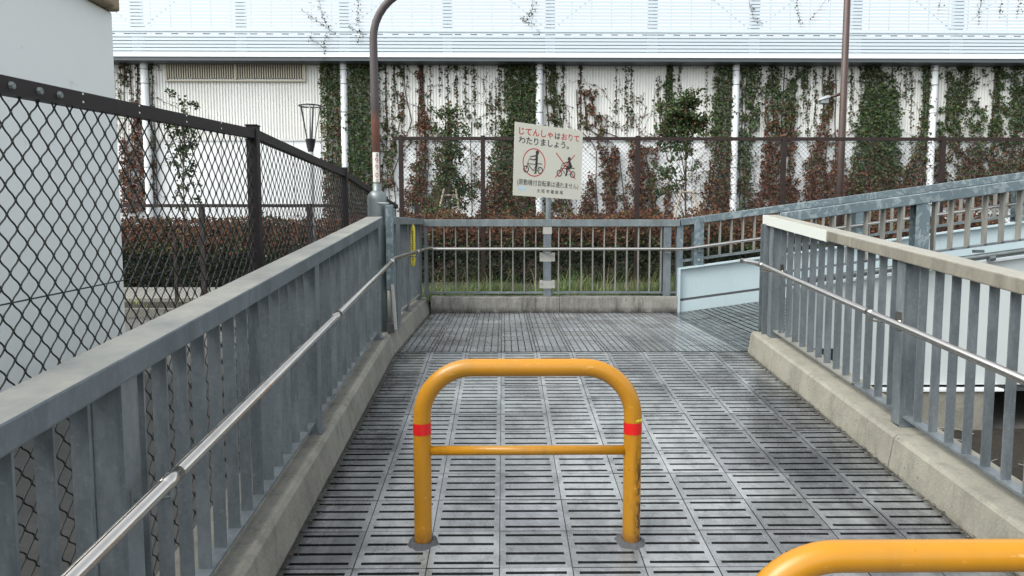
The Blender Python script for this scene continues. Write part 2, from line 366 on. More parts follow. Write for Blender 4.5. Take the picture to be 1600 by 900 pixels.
# leaf litter and grit along the kerb feet
b = MB(); rnd = random.Random(4)
for k in range(900):
    side = rnd.random()
    if side < .45: x = -.905+abs(rnd.gauss(0, .05)); y = rnd.uniform(1, 9.1)
    elif side < .8: x = 2.085-abs(rnd.gauss(0, .03)); y = rnd.uniform(1.5, 6.2)
    else: x = -.88+abs(rnd.gauss(0, .25)); y = 9.1-abs(rnd.gauss(0, .07))-.1*max(0, -.5-x)
    s = rnd.uniform(.004, .014); a = rnd.uniform(0, 6.28); z = zr(y)+.006
    p = [Vector((x+s*math.cos(a+q)*f, y+s*math.sin(a+q)*f, z+rnd.uniform(0, .006))) for q, f in ((0,1),(1.6,.5),(3.1,1),(4.7,.5))]
    c = rnd.choice([(.03,.026,.02),(.05,.04,.03),(.10,.08,.05),(.16,.15,.13)]); b.quad(*p, col=c)
o = b.build('fallen_leaves', M['leaf']); tag(o, 'dark leaf litter and grit gathered along the feet of the kerbs', 'leaf litter', kind='stuff')

b = MB(); b.box(2.43, 9, -2, 6.26, GZ-.1, GZ+.012); b.build('bare_ground', M['soil'])['kind'] = 'structure'
rnd = random.Random(77); b = MB()
for k in range(60):
    x, y = rnd.uniform(2.7, 6), rnd.uniform(2.5, 6.1); a = rnd.uniform(0, 3.14); L = rnd.uniform(.1, .5)
    b.tube([(x, y, GZ+.03), (x+L*.5*math.cos(a), y+L*.5*math.sin(a), GZ+.05), (x+L*math.cos(a+.3), y+L*math.sin(a+.3), GZ+.03)], .004, 4)
tag(b.build('fallen_twigs', M['edge_steel']), 'pale dry twigs scattered on the dark ground below the right railing', 'twigs', kind='stuff')
# ------------------------------------------------------------------ railings
def hpost_y(x0, x1, yc, z0, z1, w=.085, t=.008):
    """H section whose flanges lie parallel to Y"""
    b = MB(); b.box(x0, x0+t, yc-w/2, yc+w/2, z0, z1); b.box(x1-t, x1, yc-w/2, yc+w/2, z0, z1); b.box(x0+t, x1-t, yc-w/2+.003, yc-w/2+.011, z0, z1)
    b.box(x0-.0, x1+.02, yc-w/2-.01, yc+w/2+.01, z0, z0+.01); return b
def hpost_x(xc, y0, y1, z0, z1, w=.10, t=.008):
    b = MB(); b.box(xc-w/2, xc+w/2, y0, y0+t, z0, z1); b.box(xc-w/2, xc+w/2, y1-t, y1, z0, z1); b.box(xc-.004, xc+.004, y0+t, y1-t, z0, z1); return b
RT = 1.165; RH = .07       # top of the rail over the ramp end, and its depth
def run_railing_y(root, xin, sgn, ya, yb, posts, topmat, cap=False):
    """railing along Y; xin = face towards the walkway, sgn=+1 when its body lies at larger x"""
    xo = xin+sgn*.133; lo, hi = min(xin, xo), max(xin, xo)
    cuts = [ya]+[p+.9 for p in posts if ya < p+.9 < yb-.3]+[yb]
    for i in range(len(cuts)-1):
        a, c = cuts[i]+(.002 if i else 0), cuts[i+1]
        b = MB(); b.box(lo, hi, a, c, RT-RH+zr(a), RT+zr(a), RT-RH+zr(c), RT+zr(c), 'y'); b.build('top_rail', topmat, root, bevel=.007)
        b = MB(); xc = xin+sgn*.07
        b.box(xc-.03, xc+.03, a, c, .225+zr(a), .237+zr(a), .225+zr(c), .237+zr(c), 'y'); b.build('bottom_rail', M['galv'], root)
    for p in posts:
        hpost_y(xin+sgn*.02 if sgn > 0 else xin-.02-.09, xin+sgn*.02+.09 if sgn > 0 else xin-.02, p, .17+zr(p), RT-RH+.004+zr(p)).build('post', M['galv'], root)
    k = 0; y = posts[0]-2.0+.143
    ref = None
    while y < yb-.05:
        if y > ya+.03 and min(abs(y-p) for p in posts) > .06:
            b = MB(); xc = xin+sgn*.07
            b.box(xc-.0225, xc+.0225, y-.0045, y+.0045, .232+zr(y), RT-RH+.003+zr(y)); b.build('baluster', M['galv'], root)
        y += .143
    return root
left = thing('ramp_railing', 'grey galvanised railing up the left kerb of the ramp, nearest to the chain link fence', 'railing', (-1.05, 3, 0), 'galvanised railings of the ramps')
run_railing_y(left, -.98, -1, -.6, 6.06, [-.05, 1.96, 3.98, 6.0], M['rail_top'])
right = thing('ramp_railing', 'railing on the right kerb of the ramp, beige stained top rail with white end', 'railing', (2.25, 3, 0), 'galvanised railings of the ramps')
run_railing_y(right, 2.185, 1, -.6, 4.62, [.06, 2.06, 4.06], M['rail_beige'])
# the end bay with its white reflective sleeve
b = MB(); b.box(2.185, 2.318, 4.622, 6.20, RT-RH+zr(4.622), RT+zr(4.622), RT-RH+zr(6.2), RT+zr(6.2), 'y'); b.build('top_rail', M['rail_beige'], right, bevel=.007)
b = MB(); b.box(2.181, 2.186, 4.98, 6.205, RT-RH-.004+zr(4.98), RT+.003+zr(4.98), RT-RH-.004+zr(6.205), RT+.003+zr(6.205), 'y'); b.box(2.181, 2.322, 6.205, 6.21, RT-RH-.004+zr(6.2), RT+.003+zr(6.2)); b.build('reflective_sleeve', M['white_band'], right)
b = MB(); b.box(2.225, 2.285, 4.6, 6.1, .225+zr(4.6), .237+zr(4.6), .225+zr(6.1), .237+zr(6.1), 'y'); b.build('bottom_rail', M['edge_steel'], right)
hpost_y(2.205, 2.295, 6.06, .17+zr(6.06), RT-RH+.004+zr(6.06)).build('post', M['galv'], right)
y = 4.06+.143*4
while y < 6.0:
    if y > 4.6: b = MB(); b.box(2.2325, 2.2775, y-.0045, y+.0045, .232+zr(y), RT-RH+.003+zr(y)); b.build('baluster', M['galv'], right)
    y += .143

# short railing on the left of the landing
lr = thing('landing_railing', 'short galvanised railing bay left of the landing with a yellow cable tag on it', 'railing', (-1.05, 8, 0), 'galvanised railings of the ramps')
b = MB(); b.box(-1.10, -.975, 6.62, 9.13, RT-RH-.01, RT-.01); b.build('top_rail', M['galv_far'], lr, bevel=.006)
b = MB(); b.box(-1.07, -1.01, 6.62, 9.15, .225, .24); b.build('bottom_rail', M['edge_steel'], lr)
for p in (6.68, 7.82, 9.05): hpost_y(-1.09, -1.0, p, .165, RT-RH-.006).build('post', M['galv'], lr)
for k in range(17):
    y = 6.68+.143*k
    if min(abs(y-p) for p in (6.68, 7.82, 9.05)) > .055: b = MB(); b.box(-1.062, -1.018, y-.0045, y+.0045, .235, RT-RH-.007); b.build('baluster', M['galv'], lr)
# yellow tag, a split sleeve round a cable
t = thing('cable_tag', 'yellow plastic cable tag with black writing strapped to the short left railing', 'tag', (-.985, 8.35, .75))
b = MB(); prof = [(0,.62),(.018,.65),(.025,.70),(.025,1.03),(.018,1.07),(0,1.09)]; b.lathe([(r, z) for r, z in prof], -.972, 8.0, 14); b.build('sleeve', M['yellow'], t, smooth=True)
b = MB(); rnd = random.Random(2)
zz = 1.02
for k in range(12):
    h = rnd.uniform(.012, .022)
    for q in range(2):
        a0 = rnd.uniform(-.009, 0); b.box(-.972+a0, -.972+a0+.011, 7.970, 7.975, zz-h*.4*(q+1), zz-h*.4*(q+1)+.004)
    b.box(-.974, -.970, 7.970, 7.975, zz-h, zz); zz -= .027
b.build('writing', M['ink'], t)

# far railing of the landing
fr = thing('landing_railing', 'long galvanised railing on the far kerb of the landing below the white sign', 'railing', (.6, 9.2, 0), 'galvanised railings of the ramps')
zt0, zt1 = Z(354, 9.2), Z(343, 9.2)
b = MB(); b.box(-.975, 2.19, 9.14, 9.26, zt0, zt1); b.build('top_rail', M['galv_far'], fr, bevel=.005)
zb = Z(457, 9.2)
b = MB(); b.box(-.96, 2.17, 9.175, 9.225, zb-.012, zb+.012); b.build('bottom_rail', M['galv_far'], fr)
px_posts = [X(855, 9.2), X(1042, 9.2)]
for xp in px_posts: hpost_x(xp, 9.155, 9.245, .19, zt0+.004, .095).build('post', M['galv'], fr)
for xp in (-.955, 2.175): 
    b = MB(); b.box(xp-.02, xp+.02, 9.16, 9.24, .19, zt0+.004); b.build('post', M['galv'], fr)
x = px_posts[0]-.142*10
while x < 2.1:
    if x > -.9 and min(abs(x-p) for p in px_posts) > .06:
        b = MB(); b.box(x-.0065, x+.0065, 9.175, 9.225, zb+.01, zt0+.003); b.build('baluster', M['edge_steel'], fr)
    x += .142

# upper ramp, far side: painted girder panel and railing above it
gp = thing('girder_panel', 'pale blue steel side plate on the far edge of the upper ramp', 'steel plate', (2.2, 9.2, 0))
XE = 8.0
def slopebox(x0, x1, y0, y1, a, c): b = MB(); b.box(x0, x1, y0, y1, a+z2(x0), c+z2(x0), a+z2(x1), c+z2(x1)); return b
slopebox(2.19, XE, 9.14, 9.16, -.05, .53).build('plate', M['blue_paint'], gp)
slopebox(2.17, XE, 9.08, 9.20, .53, .548).build('flange', M['blue_paint'], gp)
b = MB(); b.box(2.17, 2.19, 9.08, 9.2, -.05, .53); b.build('end_stiffener', M['blue_paint'], gp)
slopebox(2.20, XE, 9.128, 9.1395, .135, .165).build('groove', M['dark_steel'], gp)
slopebox(2.20, XE, 9.115, 9.1395, -.05, .135).build('lower_plate', M['blue_paint'], gp)
ur = thing('upper_ramp_railing', 'mottled galvanised railing on the far side of the upper ramp above the blue plate', 'railing', (2.3, 9.25, .6), 'galvanised railings of the ramps')
zt = 1.155
slopebox(2.2, XE, 9.14, 9.26, zt-.085, zt).build('top_rail', M['galv_mottled'], ur, bevel=.005)
slopebox(2.2, XE, 9.17, 9.22, .615, .645).build('bottom_rail', M['galv_far'], ur)
for k, xp in enumerate([X(1090, 9.2), X(1090, 9.2)+2, X(1090, 9.2)+4]):
    b = hpost_x(xp, 9.12, 9.24, .548+z2(xp), zt-.083+z2(xp), .12); b.build('post', M['galv_mottled'], ur)
    for dz in (.62, .78): b = MB(); b.tube([(xp, 9.10, dz+z2(xp)), (xp, 9.122, dz+z2(xp))], .012, 6); b.build('bolt', M['clamp'], ur)
b = MB(); b.box(2.195, 2.235, 9.16, 9.24, .548, zt-.083); b.build('post', M['galv_mottled'], ur)
x = X(1107, 9.2)
while x < XE-.1:
    b = MB(); b.box(x-.008, x+.008, 9.17, 9.22, .64+z2(x), zt-.083+z2(x)); b.build('baluster', M['edge_steel'], ur); x += .143

# upper ramp, near side
nr = thing('upper_ramp_railing', 'mottled galvanised railing on the near side of the upper ramp, from the white rail end', 'railing', (2.3, 6.2, 0), 'galvanised railings of the ramps')
zn = 1.165
slopebox(2.33, XE, 6.10, 6.23, zn-.085, zn).build('top_rail', M['galv_mottled'], nr, bevel=.006)
slopebox(2.26, XE, 6.14, 6.20, .655, .672).build('bottom_rail', M['galv'], nr)
for xp in (X(1441, 6.12), X(1441, 6.12)+2):
    hpost_x(xp, 6.11, 6.21, .50+z2(xp), zn-.083+z2(xp), .116).build('post', M['galv_mottled'], nr)
b = hpost_x(X(1195, 6.2)+.012, 6.13, 6.22, .02, 1.09, .075); b.build('post', M['galv'], nr)
x = X(1441, 6.12)-.143*7-.02
while x < XE-.1:
    if x > 2.36 and abs(x-X(1441, 6.12)) > .07 and abs(x-X(1441, 6.12)-2) > .07:
        b = MB(); b.box(x-.008, x+.008, 6.14, 6.195, .66+z2(x), zn-.083+z2(x)); b.build('baluster', M['edge_steel'], nr)
    x += .143
ng = thing('girder_panel', 'pale grey steel side wall of the upper ramp with a conduit pipe along its top', 'steel plate', (3.3, 6.3, -.3))
b = MB(); b.box(2.46, XE, 6.27, 6.30, -.30, .50+z2(2.46), -.30, .50+z2(XE)); 
b.build('plate', M['grey_paint'], ng)
slopebox(2.46, XE, 6.22, 6.30, .50, .515).build('flange', M['white_steel'], ng)
b = MB(); b.box(2.46, 4.3, 6.2, 6.30, -.345, -.325); b.build('lower_flange', M['white_steel'], ng)
b = MB(); b.tube([(2.46, 6.20, .565+z2(2.46)), (XE, 6.20, .565+z2(XE))], .024, 12); b.build('conduit_pipe', M['cap_metal'], ng, smooth=True)
b = MB()
for x in (3.55, 4.1, 4.9): b.tube([(x, 6.2, .54+z2(x)), (x+.05, 6.2, .547+z2(x))], .03, 12); 
b.box(3.98, 4.06, 6.19, 6.23, .60+z2(4), .625+z2(4)); b.build('pipe_coupling', M['cap_metal'], ng)
b = MB(); b.box(2.62, 2.86, 6.262, 6.269, -.30, .02); b.build('opening', M['black'], ng)
b = MB(); b.box(2.46, 4.22, 6.22, 7.6, -.9, -.347); b.build('abutment', M['concrete_right'], ng)
b = MB(); b.box(4.24, XE, 6.29, 9.0, -.36, -.30); b.build('deck_soffit', M['dark_steel'], ng)
# the upper ramp's slab
b = MB(); b.box(2.36, XE, 6.31, 9.08, -.10+z2(2.36), -.03+z2(2.36), -.10+z2(XE), -.03+z2(XE)); b.build('upper_ramp', M['concrete'])['kind'] = 'structure'
b = MB(); b.box(XR+.15, XE, 6.305, 6.42, -.12, .06, -.12+z2(XE), .06+z2(XE)); b.box(4.3, XE, 7.9, 8.1, GZ, -.3)
b.build('upper_ramp_kerb', M['concrete_right'])['kind'] = 'structure'

# ------------------------------------------------------------------ handrails
def arc(c, r, a0, a1, u, v, n=8):
    return [Vector(c)+Vector(u)*r*math.cos(a0+(a1-a0)*k/n)+Vector(v)*r*math.sin(a0+(a1-a0)*k/n) for k in range(n+1)]
def hz(y): return .812+zr(y)
hr = thing('handrail', 'long stainless handrail bending round the left and far sides of the landing', 'handrail', (-.9, 6, .8), 'stainless handrails')
pts = [(-.90, -.6, hz(-.6)), (-.90, 5.75, hz(5.75)), (-.905, 5.95, hz(5.95)-.002), (-.907, 6.12, hz(6.12)), (-.907, 6.35, .803), (-.905, 8.95, .80), (-.89, 9.05, .797), (-.86, 9.09, .79), (-.80, 9.10, .787), (2.13, 9.10, .785), (2.28, 9.10, .79), (2.45, 9.10, .815), (XE, 9.10, .815+SL2*(XE-2.45))]
b = MB(); b.tube(pts, .0195, 14); b.build('tube', M['stainless'], hr, smooth=True)
for p in (1.96, 3.98, 6.0, 7.82):
    z = hz(p) if p < Y0 else .80
    b = MB(); b.tube([(-.90, p-.045, z-(SL*.045 if p < Y0 else 0)), (-.90, p+.045, z+(SL*.045 if p < Y0 else 0))], .0213, 14)
    b.build('sleeve', M['stainless'], hr, smooth=True)
    b = MB(); b.tube([(-.90, p, z-.01), (-.90, p, z-.045), (-.945, p, z-.055), (-1.0, p, z-.055)], .007, 6); b.box(-1.0, -.996, p-.022, p+.022, z-.085, z-.02); b.build('bracket', M['galv_far'], hr)
for xp in px_posts+[X(1090, 9.2)]:
    z = .785 if xp < 2.3 else .805
    b = MB(); b.tube([(xp, 9.10, z-.01), (xp, 9.10, z-.04), (xp, 9.15, z-.045)], .008, 6); b.box(xp-.03, xp+.03, 9.09, 9.12, z-.05, z-.04); b.build('bracket', M['stainless'], hr)
hr2 = thing('handrail', 'stainless handrail along the right railing with a bent free end', 'handrail', (2.03, 4, .6), 'stainless handrails')
pts = [(2.03, -.6, hz(-.6)), (2.03, 5.72, hz(5.72)), (2.028, 5.82, hz(5.82)-.001), (2.012, 5.92, hz(5.90)), (1.985, 6.0, hz(5.95)+.002), (1.96, 6.05, hz(5.97)+.004)]
b = MB(); b.tube(pts, .0195, 14); b.build('tube', M['stainless'], hr2, smooth=True)
for p in (2.06, 4.06, 5.8):
    z = hz(p); b = MB(); b.tube([(2.03, p-.05, z-SL*.05), (2.03, p+.0, z)], .0215, 14); b.build('sleeve', M['stainless'], hr2, smooth=True)
    b = MB(); b.tube([(2.03, p, z-.01), (2.03, p, z-.045), (2.10, p, z-.055), (2.2, p, z-.055)], .007, 6); b.box(2.198, 2.206, p-.03, p+.03, z-.1, z); b.build('bracket', M['stainless'], hr2)

# ------------------------------------------------------------------ arch barriers
def barrier(label, xl, xr, yc, name='arch_barrier'):
    zf = zr(yc)-(.052 if yc < 2 else 0); t = thing(name, label, 'barrier', ((xl+xr)/2, yc, zf), 'orange arch barriers on the ramp')
    r = .0382; zt = zf+.775; Rb = .215
    pts = [(xl, yc, zf-.02), (xl, yc, zf+.2), (xl, yc, zt-Rb)]
    pts += arc((xl+Rb, yc, zt-Rb), Rb, math.pi, math.pi/2, (1,0,0), (0,0,1), 14)[1:]
    pts += arc((xr-Rb, yc, zt-Rb), Rb, math.pi/2, 0, (1,0,0), (0,0,1), 14)
    pts += [(xr, yc, zf+.2), (xr, yc, zf-.02)]
    b = MB(); b.tube(pts, r, 32, cap=False); b.build('hoop', M['orange'], t, smooth=True)
    b = MB(); b.tube([(xl+r-.004, yc, zf+.412), (xr-r+.004, yc, zf+.412)], .0205, 20); b.build('crossbar', M['orange'], t, smooth=True)
    b = MB()
    for k in range(5): a = R(-75+12*k); b.box(xr+.0385*math.cos(a)-.003, xr+.0385*math.cos(a)+.003, yc+.0385*math.sin(a)-.001, yc+.0385*math.sin(a)+.001, zf+.545, zf+.552+.003*(k % 2))
    b.build('sticker_scrap', M['yellow'], t)
    for xx in (xl, xr):
        b = MB(); b.tube([(xx, yc, zf+.487), (xx, yc, zf+.537)], r+.0012, 32, cap=False); b.build('reflective_band', M['red_band'], t, smooth=True)
        b = MB(); n = 28; rnd = random.Random(xx)
        prof = [(.041, .016), (.048, .012), (.062, .004), (.074, -.004)]
        base = len(b.v)
        jit = [1+.30*noise.noise(Vector((math.cos(6.283*k/n)*2, math.sin(6.283*k/n)*2, xx*3))) for k in range(n)]
        for rr, h in prof:
            for k in range(n):
                a = 6.283*k/n; q = rr*(jit[k] if rr > .045 else 1); yy = yc+q*math.sin(a); b.v.append((xx+q*math.cos(a), yy, zr(yy)+h))
        for i in range(3):
            for k in range(n): b.f.append((base+i*n+k, base+(i+1)*n+k, base+(i+1)*n+(k+1) % n, base+i*n+(k+1) % n)); b.c.append(None)
        b.build('cement_collar', M['cement'], t, smooth=True)
    return t
barrier('whole orange arch barrier with two red bands in the middle of the ramp', -.350, .560, 3.13)
barrier('orange arch barrier at the lower right edge, only its curved top in view', .595, 1.505, 1.72)

# ------------------------------------------------------------------ left chain link fence
def chain(name, root, P0, P1, z0a, z0b, z1a, z1b, w, r, sub, mat, depth=.004, seg3=4, bow=.38):
    """woven mesh between two plan points; bottoms z0a..z0b, tops z1a..z1b; w = half the diamond"""
    P0, P1 = Vector(P0), Vector(P1); L = (P1-P0).length; u = (P1-P0).normalized(); nrm = Vector((-u.y, u.x, 0))
    b = MB(); n = int(L/w)
    for i in range(n):
        s0 = i*w; f = s0/L; zb_, zt_ = z0a+(z0b-z0a)*f, z1a+(z1b-z1a)*f
        j0 = math.floor(zb_/w); j1 = math.ceil(zt_/w)
        pts = []
        for j in range(j0, j1+1):
            side = (i+j) % 2                      # which edge of the strip the wire touches at this level
            e = w*.13
            s_here = s0+(w+e if side else -e)
            dep = depth*(1 if side else -1)
            z = j*w
            if z < zb_-w or z > zt_+w*.95: continue
            pts.append((s_here, z, dep, side))
        out = []
        for k in range(len(pts)-1):
            a, c = pts[k], pts[k+1]
            for q in range(sub):
                t = q/sub
                # smooth shoulders at the knuckles
                tt = t if sub < 3 else t-bow*math.sin(2*math.pi*t)/(2*math.pi)*-1
                out.append(P0+u*(a[0]+(c[0]-a[0])*(t-bow*math.sin(2*math.pi*t)/6.283 if sub > 2 else t))+Vector((0,0,a[1]+(c[1]-a[1])*t))+nrm*(a[2]+(c[2]-a[2])*t))
        if pts: a = pts[-1]; out.append(P0+u*a[0]+Vector((0,0,a[1]))+nrm*a[2])
        if len(out) > 1: b.tube(out, r, seg3, cap=False)
    return b.build(name, mat, root, smooth=True)
FX = -1.33
lf = thing('chain_link_fence', 'dark brown chain link fence rising close beside the left railing', 'fence', (FX, 4, GZ), 'chain link fences')
ftop = [(-.6, 1.32), (4.0, 1.585), (6.25, 1.53), (8.4, 1.38), (9.3, 1.33)]
for k in range(4):
    (ya, za), (yb, zb_) = ftop[k], ftop[k+1]
    b = MB(); b.box(FX-.02, FX+.022, ya, yb-.003, za-.048, za, zb_-.048, zb_, 'y'); b.build('top_rail', M['brown_steel'], lf)
    chain('mesh_panel', lf, (FX, ya, 0), (FX, yb, 0), GZ+.05, GZ+.05, za-.045, zb_-.045, .0395, .0026 if k == 0 else .0024, 7 if k == 0 else 4, M['wire'], .004, 5 if k == 0 else 4)
for yp, zp in ((4.0, 1.60), (6.25, 1.545), (8.4, 1.39)):
    b = MB(); b.box(FX-.028, FX+.03, yp-.028, yp+.028, GZ, zp); b.box(FX-.032, FX+.034, yp-.032, yp+.032, zp, zp+.008); b.build('post', M['brown_steel'], lf, bevel=.003)
for y in (2.02, 2.14, 2.235): b = MB(); b.tube([(FX+.022, y, 1.447+.0577*(y-2.02)), (FX+.030, y, 1.447+.0577*(y-2.02))], [.012, .009], 8); b.build('bolt', M['cap_metal'], lf)
b = MB()
for y in (2.36, 2.72, 3.12, 3.5): b.tube([(FX+.022, y, 1.44+.0577*(y-2.02)), (FX+.024, y, 1.44+.0577*(y-2.02))], [.004, .003], 6); b.tube([(FX+.022, y, 1.465+.0577*(y-2.02)), (FX+.024, y, 1.465+.0577*(y-2.02))], [.004, .003], 6)
b.build('clip', M['white_steel'], lf)
b = MB(); b.tube([(FX-.006, -.6, .80), (FX-.006, 1.95, .865), (FX-.006, 4, .925), (FX-.006, 6.25, .955), (FX-.006, 9, .96)], .0025, 5); b.build('tension_wire', M['wire'], lf)

# ------------------------------------------------------------------ far chain link fence behind the landing
YF = 11.5
ff = thing('chain_link_fence', 'tall brown chain link fence standing behind the landing and the sign', 'fence', (1, YF, 0), 'chain link fences')
xa, xb = X(628, YF), 9.0; zt = Z(214, YF)
b = MB(); b.box(X(616, YF), xb, YF-.022, YF+.022, zt-.05, zt); b.build('top_rail', M['fence_brown'], ff)
for px in (628, 755, 995, 1221, 1467):
    xp = X(px, YF); b = MB(); b.box(xp-.033, xp+.033, YF-.034, YF+.03, -.3, zt+.01); b.box(xp-.036, xp+.036, YF-.037, YF+.033, zt+.01, zt+.018); b.build('post', M['fence_brown'], ff)
chain('mesh_panel', ff, (xa, YF, 0), (xb, YF, 0), 0, 0, zt-.04, zt-.04, .033, .003, 1, M['wire'], .003, 3)
b = MB(); zz = Z(302, YF); b.tube([(xa, YF+.01, zz), (xb, YF+.01, zz)], .003, 4); b.build('tension_wire', M['wire'], ff)
# low fence on the street side
YL = 13.9
lo_ = thing('chain_link_fence', 'low brown chain link fence by the path in front of the red hedge', 'fence', (-6, YL, GZ), 'chain link fences')
zt = Z(319, YL)
b = MB(); b.box(-14, -2.35, YL-.025, YL+.025, zt-.06, zt); b.build('top_rail', M['fence_brown'], lo_)
for k in range(5):
    xp = X(316, YL)+2.0*(k-2); b = MB(); b.box(xp-.045, xp+.045, YL-.04, YL+.04, GZ, zt+.005); b.build('post', M['fence_brown'], lo_)
chain('mesh_panel', lo_, (-9.4, YL, 0), (-2.3, YL, 0), GZ+.03, GZ+.03, zt-.04, zt-.04, .033, .0022, 1, M['wire'], .003, 3)
xp = X(272, 16); b = MB(); b.box(xp-.03, xp+.03, 15.97, 16.03, GZ, Z(365, 16)); tag(b.build('marker_post', M['fence_brown']), 'thin dark stake before the hedge, left of the fence post', 'stake')

# ------------------------------------------------------------------ white wall building on the left
wb = thing('white_wall', 'tall plain white wall rising behind the chain link fence at the left', 'wall', (-4.5, 5, GZ))
WX = -4.5; WY = -WX/((786-196)/FPX)
WZ = Z(22, WY)
b = MB(); b.box(WX-3, WX, -4, WY, GZ, WZ); b.build('wall_body', M['render'], wb, bevel=.02)
b = MB(); rnd = random.Random(11)
y = -4
while y < WY-.05:
    L = rnd.uniform(.25, .5); b.box(WX-1.2, WX+.08+rnd.uniform(0, .08), y, min(y+L, WY+.10+rnd.uniform(-.10, .0)), WZ+.002, WZ+.62+rnd.uniform(-.1, .1)); y += L+.004
b.build('stone_coping', M['tan'], wb, bevel=.03)

# ------------------------------------------------------------------ the building behind
YB = 23.0; BX0, BX1 = -24., 26.
bd = thing('building', 'long white corrugated building with a louvred screen above, covered in ivy', 'building', (0, YB, GZ))
ZS = Z(220, YB); ZE = Z(95, 22.4)-.02
b = MB(); per = .09; n = int((BX1-BX0)/per); row = []
for i in range(n):
    x = BX0+i*per
    for dx, dy in ((0,0), (.030,0), (.036,-.035), (.084,-.035)): row.append((x+dx, YB+dy))
for (x, y) in row: b.v.append((x, y, ZS)); b.v.append((x, y, ZE+.1))
for k in range(len(row)-1): b.f.append((2*k, 2*k+2, 2*k+3, 2*k+1)); b.c.append(None)
b.build('corrugated_wall', M['corr'], bd)
b = MB(); b.box(BX0, BX1, YB+.001, YB+3, -.9, ZE); b.build('lower_wall', M['flat_panel'], bd)
b = MB(); b.box(BX0, BX1, YB-.035, YB+.0, ZS-.012, ZS+.012); b.build('wall_flashing', M['white_steel'], bd)
zlo = Z(335, YB); b = MB()
for px in (350, 462, 900, 1080): xx = X(px, YB); b.box(xx-.006, xx+.006, YB-.004, YB, GZ, ZS-.02)
b.box(BX0, BX1, YB-.03, YB, zlo-.5, zlo-.46); b.build('panel_joint', M['parapet'], bd)
# louvred vent
vx0, vx1, vz0, vz1 = X(271, YB), X(481, YB), Z(124, YB), Z(95, YB)
b = MB(); b.box(vx0, vx1, YB-.05, YB-.03, vz0, vz1); b.build('vent_recess', M['vent_dark'], bd)
b = MB(); k = vx0+.04
while k < vx1-.03: b.box(k, k+.032, YB-.09, YB-.05, vz0, vz1); k += .071
b.build('vent_louvres', M['vent'], bd)
b = MB()
for xx in (vx0-.04, X(375, YB), vx1): b.box(xx, xx+.06, YB-.115, YB-.03, vz0-.06, vz1+.02)
b.box(vx0-.04, vx1+.06, YB-.13, YB-.03, vz0-.10, vz0-.0605); b.box(vx0-.04, vx1+.06, YB-.13, YB-.03, vz1+.021, vz1+.06)
b.build('vent_frame', M['vent'], bd)
pipe_px = (229, 538.5, 842.5, 1148, 1456)
for i, px in enumerate(pipe_px):
    xx = X(px, YB-.16, 200); b = MB(); b.tube([(xx, YB-.16, -.3), (xx, YB-.16, ZE+.05)], .108, 20, cap=False); o = b.build('downpipe', M['white_steel'], bd, smooth=True)
    b = MB()
    for py in (110, 132, 176, 262): z = Z(py, YB-.16); b.tube([(xx, YB-.16, z-.012), (xx, YB-.16, z+.012)], .117, 20)
    b.build('pipe_clip', M['cap_metal'], o)
# eaves, gutter and louvre screen
YS = 22.4
b = MB(); b.box(BX0, BX1, YS-.04, YB+.3, ZE, ZE+.10); b.build('gutter', M['gutter'], bd)
b = MB(); b.box(BX0, BX1, YS-.07, YS-.005, ZE+.104, ZE+.17); b.build('gutter_lip', M['white_steel'], bd)
zp = Z(56, YS+.35)
b = MB(); b.box(BX0, BX1, YS+.30, YS+.34, ZE+.1, zp); b.build('parapet', M['parapet'], bd)
b = MB(); b.box(BX0, BX1, YS+.34, YB+14, ZE+.1, ZE+.2); b.build('roof', M['roof'], bd)
b = MB(); z = ZE+.225; sp = 5.13*YS/FPX
while z < 9.2:
    b.box(BX0, BX1, YS-.012, YS+.0, z-.040, z+.038); z += sp
b.build('screen_slats', M['slat'], bd)
b = MB(); zz = Z(60, YS); b.box(BX0, BX1, YS-.03, YS-.013, Z(49.5, YS)-.02, Z(49.5, YS)+.02); b.build('screen_rail', M['slat'], bd)
x = X(860, YS, 20)-3.045*7
while x < BX1: b = MB(); b.box(x-.14, x+.14, YS+.03, YS+.22, ZE+.2, 9.2); x += 3.045; b.build('screen_post', M['white_steel'], bd)
b = MB(); x = X(800, YS, 20)-.5895*30
while x < BX1: b.box(x-.018, x+.018, YS+.003, YS+.028, zp-.05, 9.2); x += .5895
b.build('screen_mullion', M['white_steel'], bd)
b = MB(); x = BX0+.1
while x < BX1-.4: b.box(x, x+.2, YS+.25, YS+.29, zp-.02, zp+.13); x += .468
b.build('parapet_bracket', M['gutter'], bd)
b = MB(); x = X(860, YS, 20)-3.045*7; k = 0
while x < BX1-4:
    a, c = (x, x+3.045) if k % 2 else (x+3.045, x)
    b.tube([(a, YS+.24, zp+.1), (c, YS+.24, 9.2)], .02, 5); x += 3.045; k += 1
b.build('screen_brace', M['white_steel'], bd)

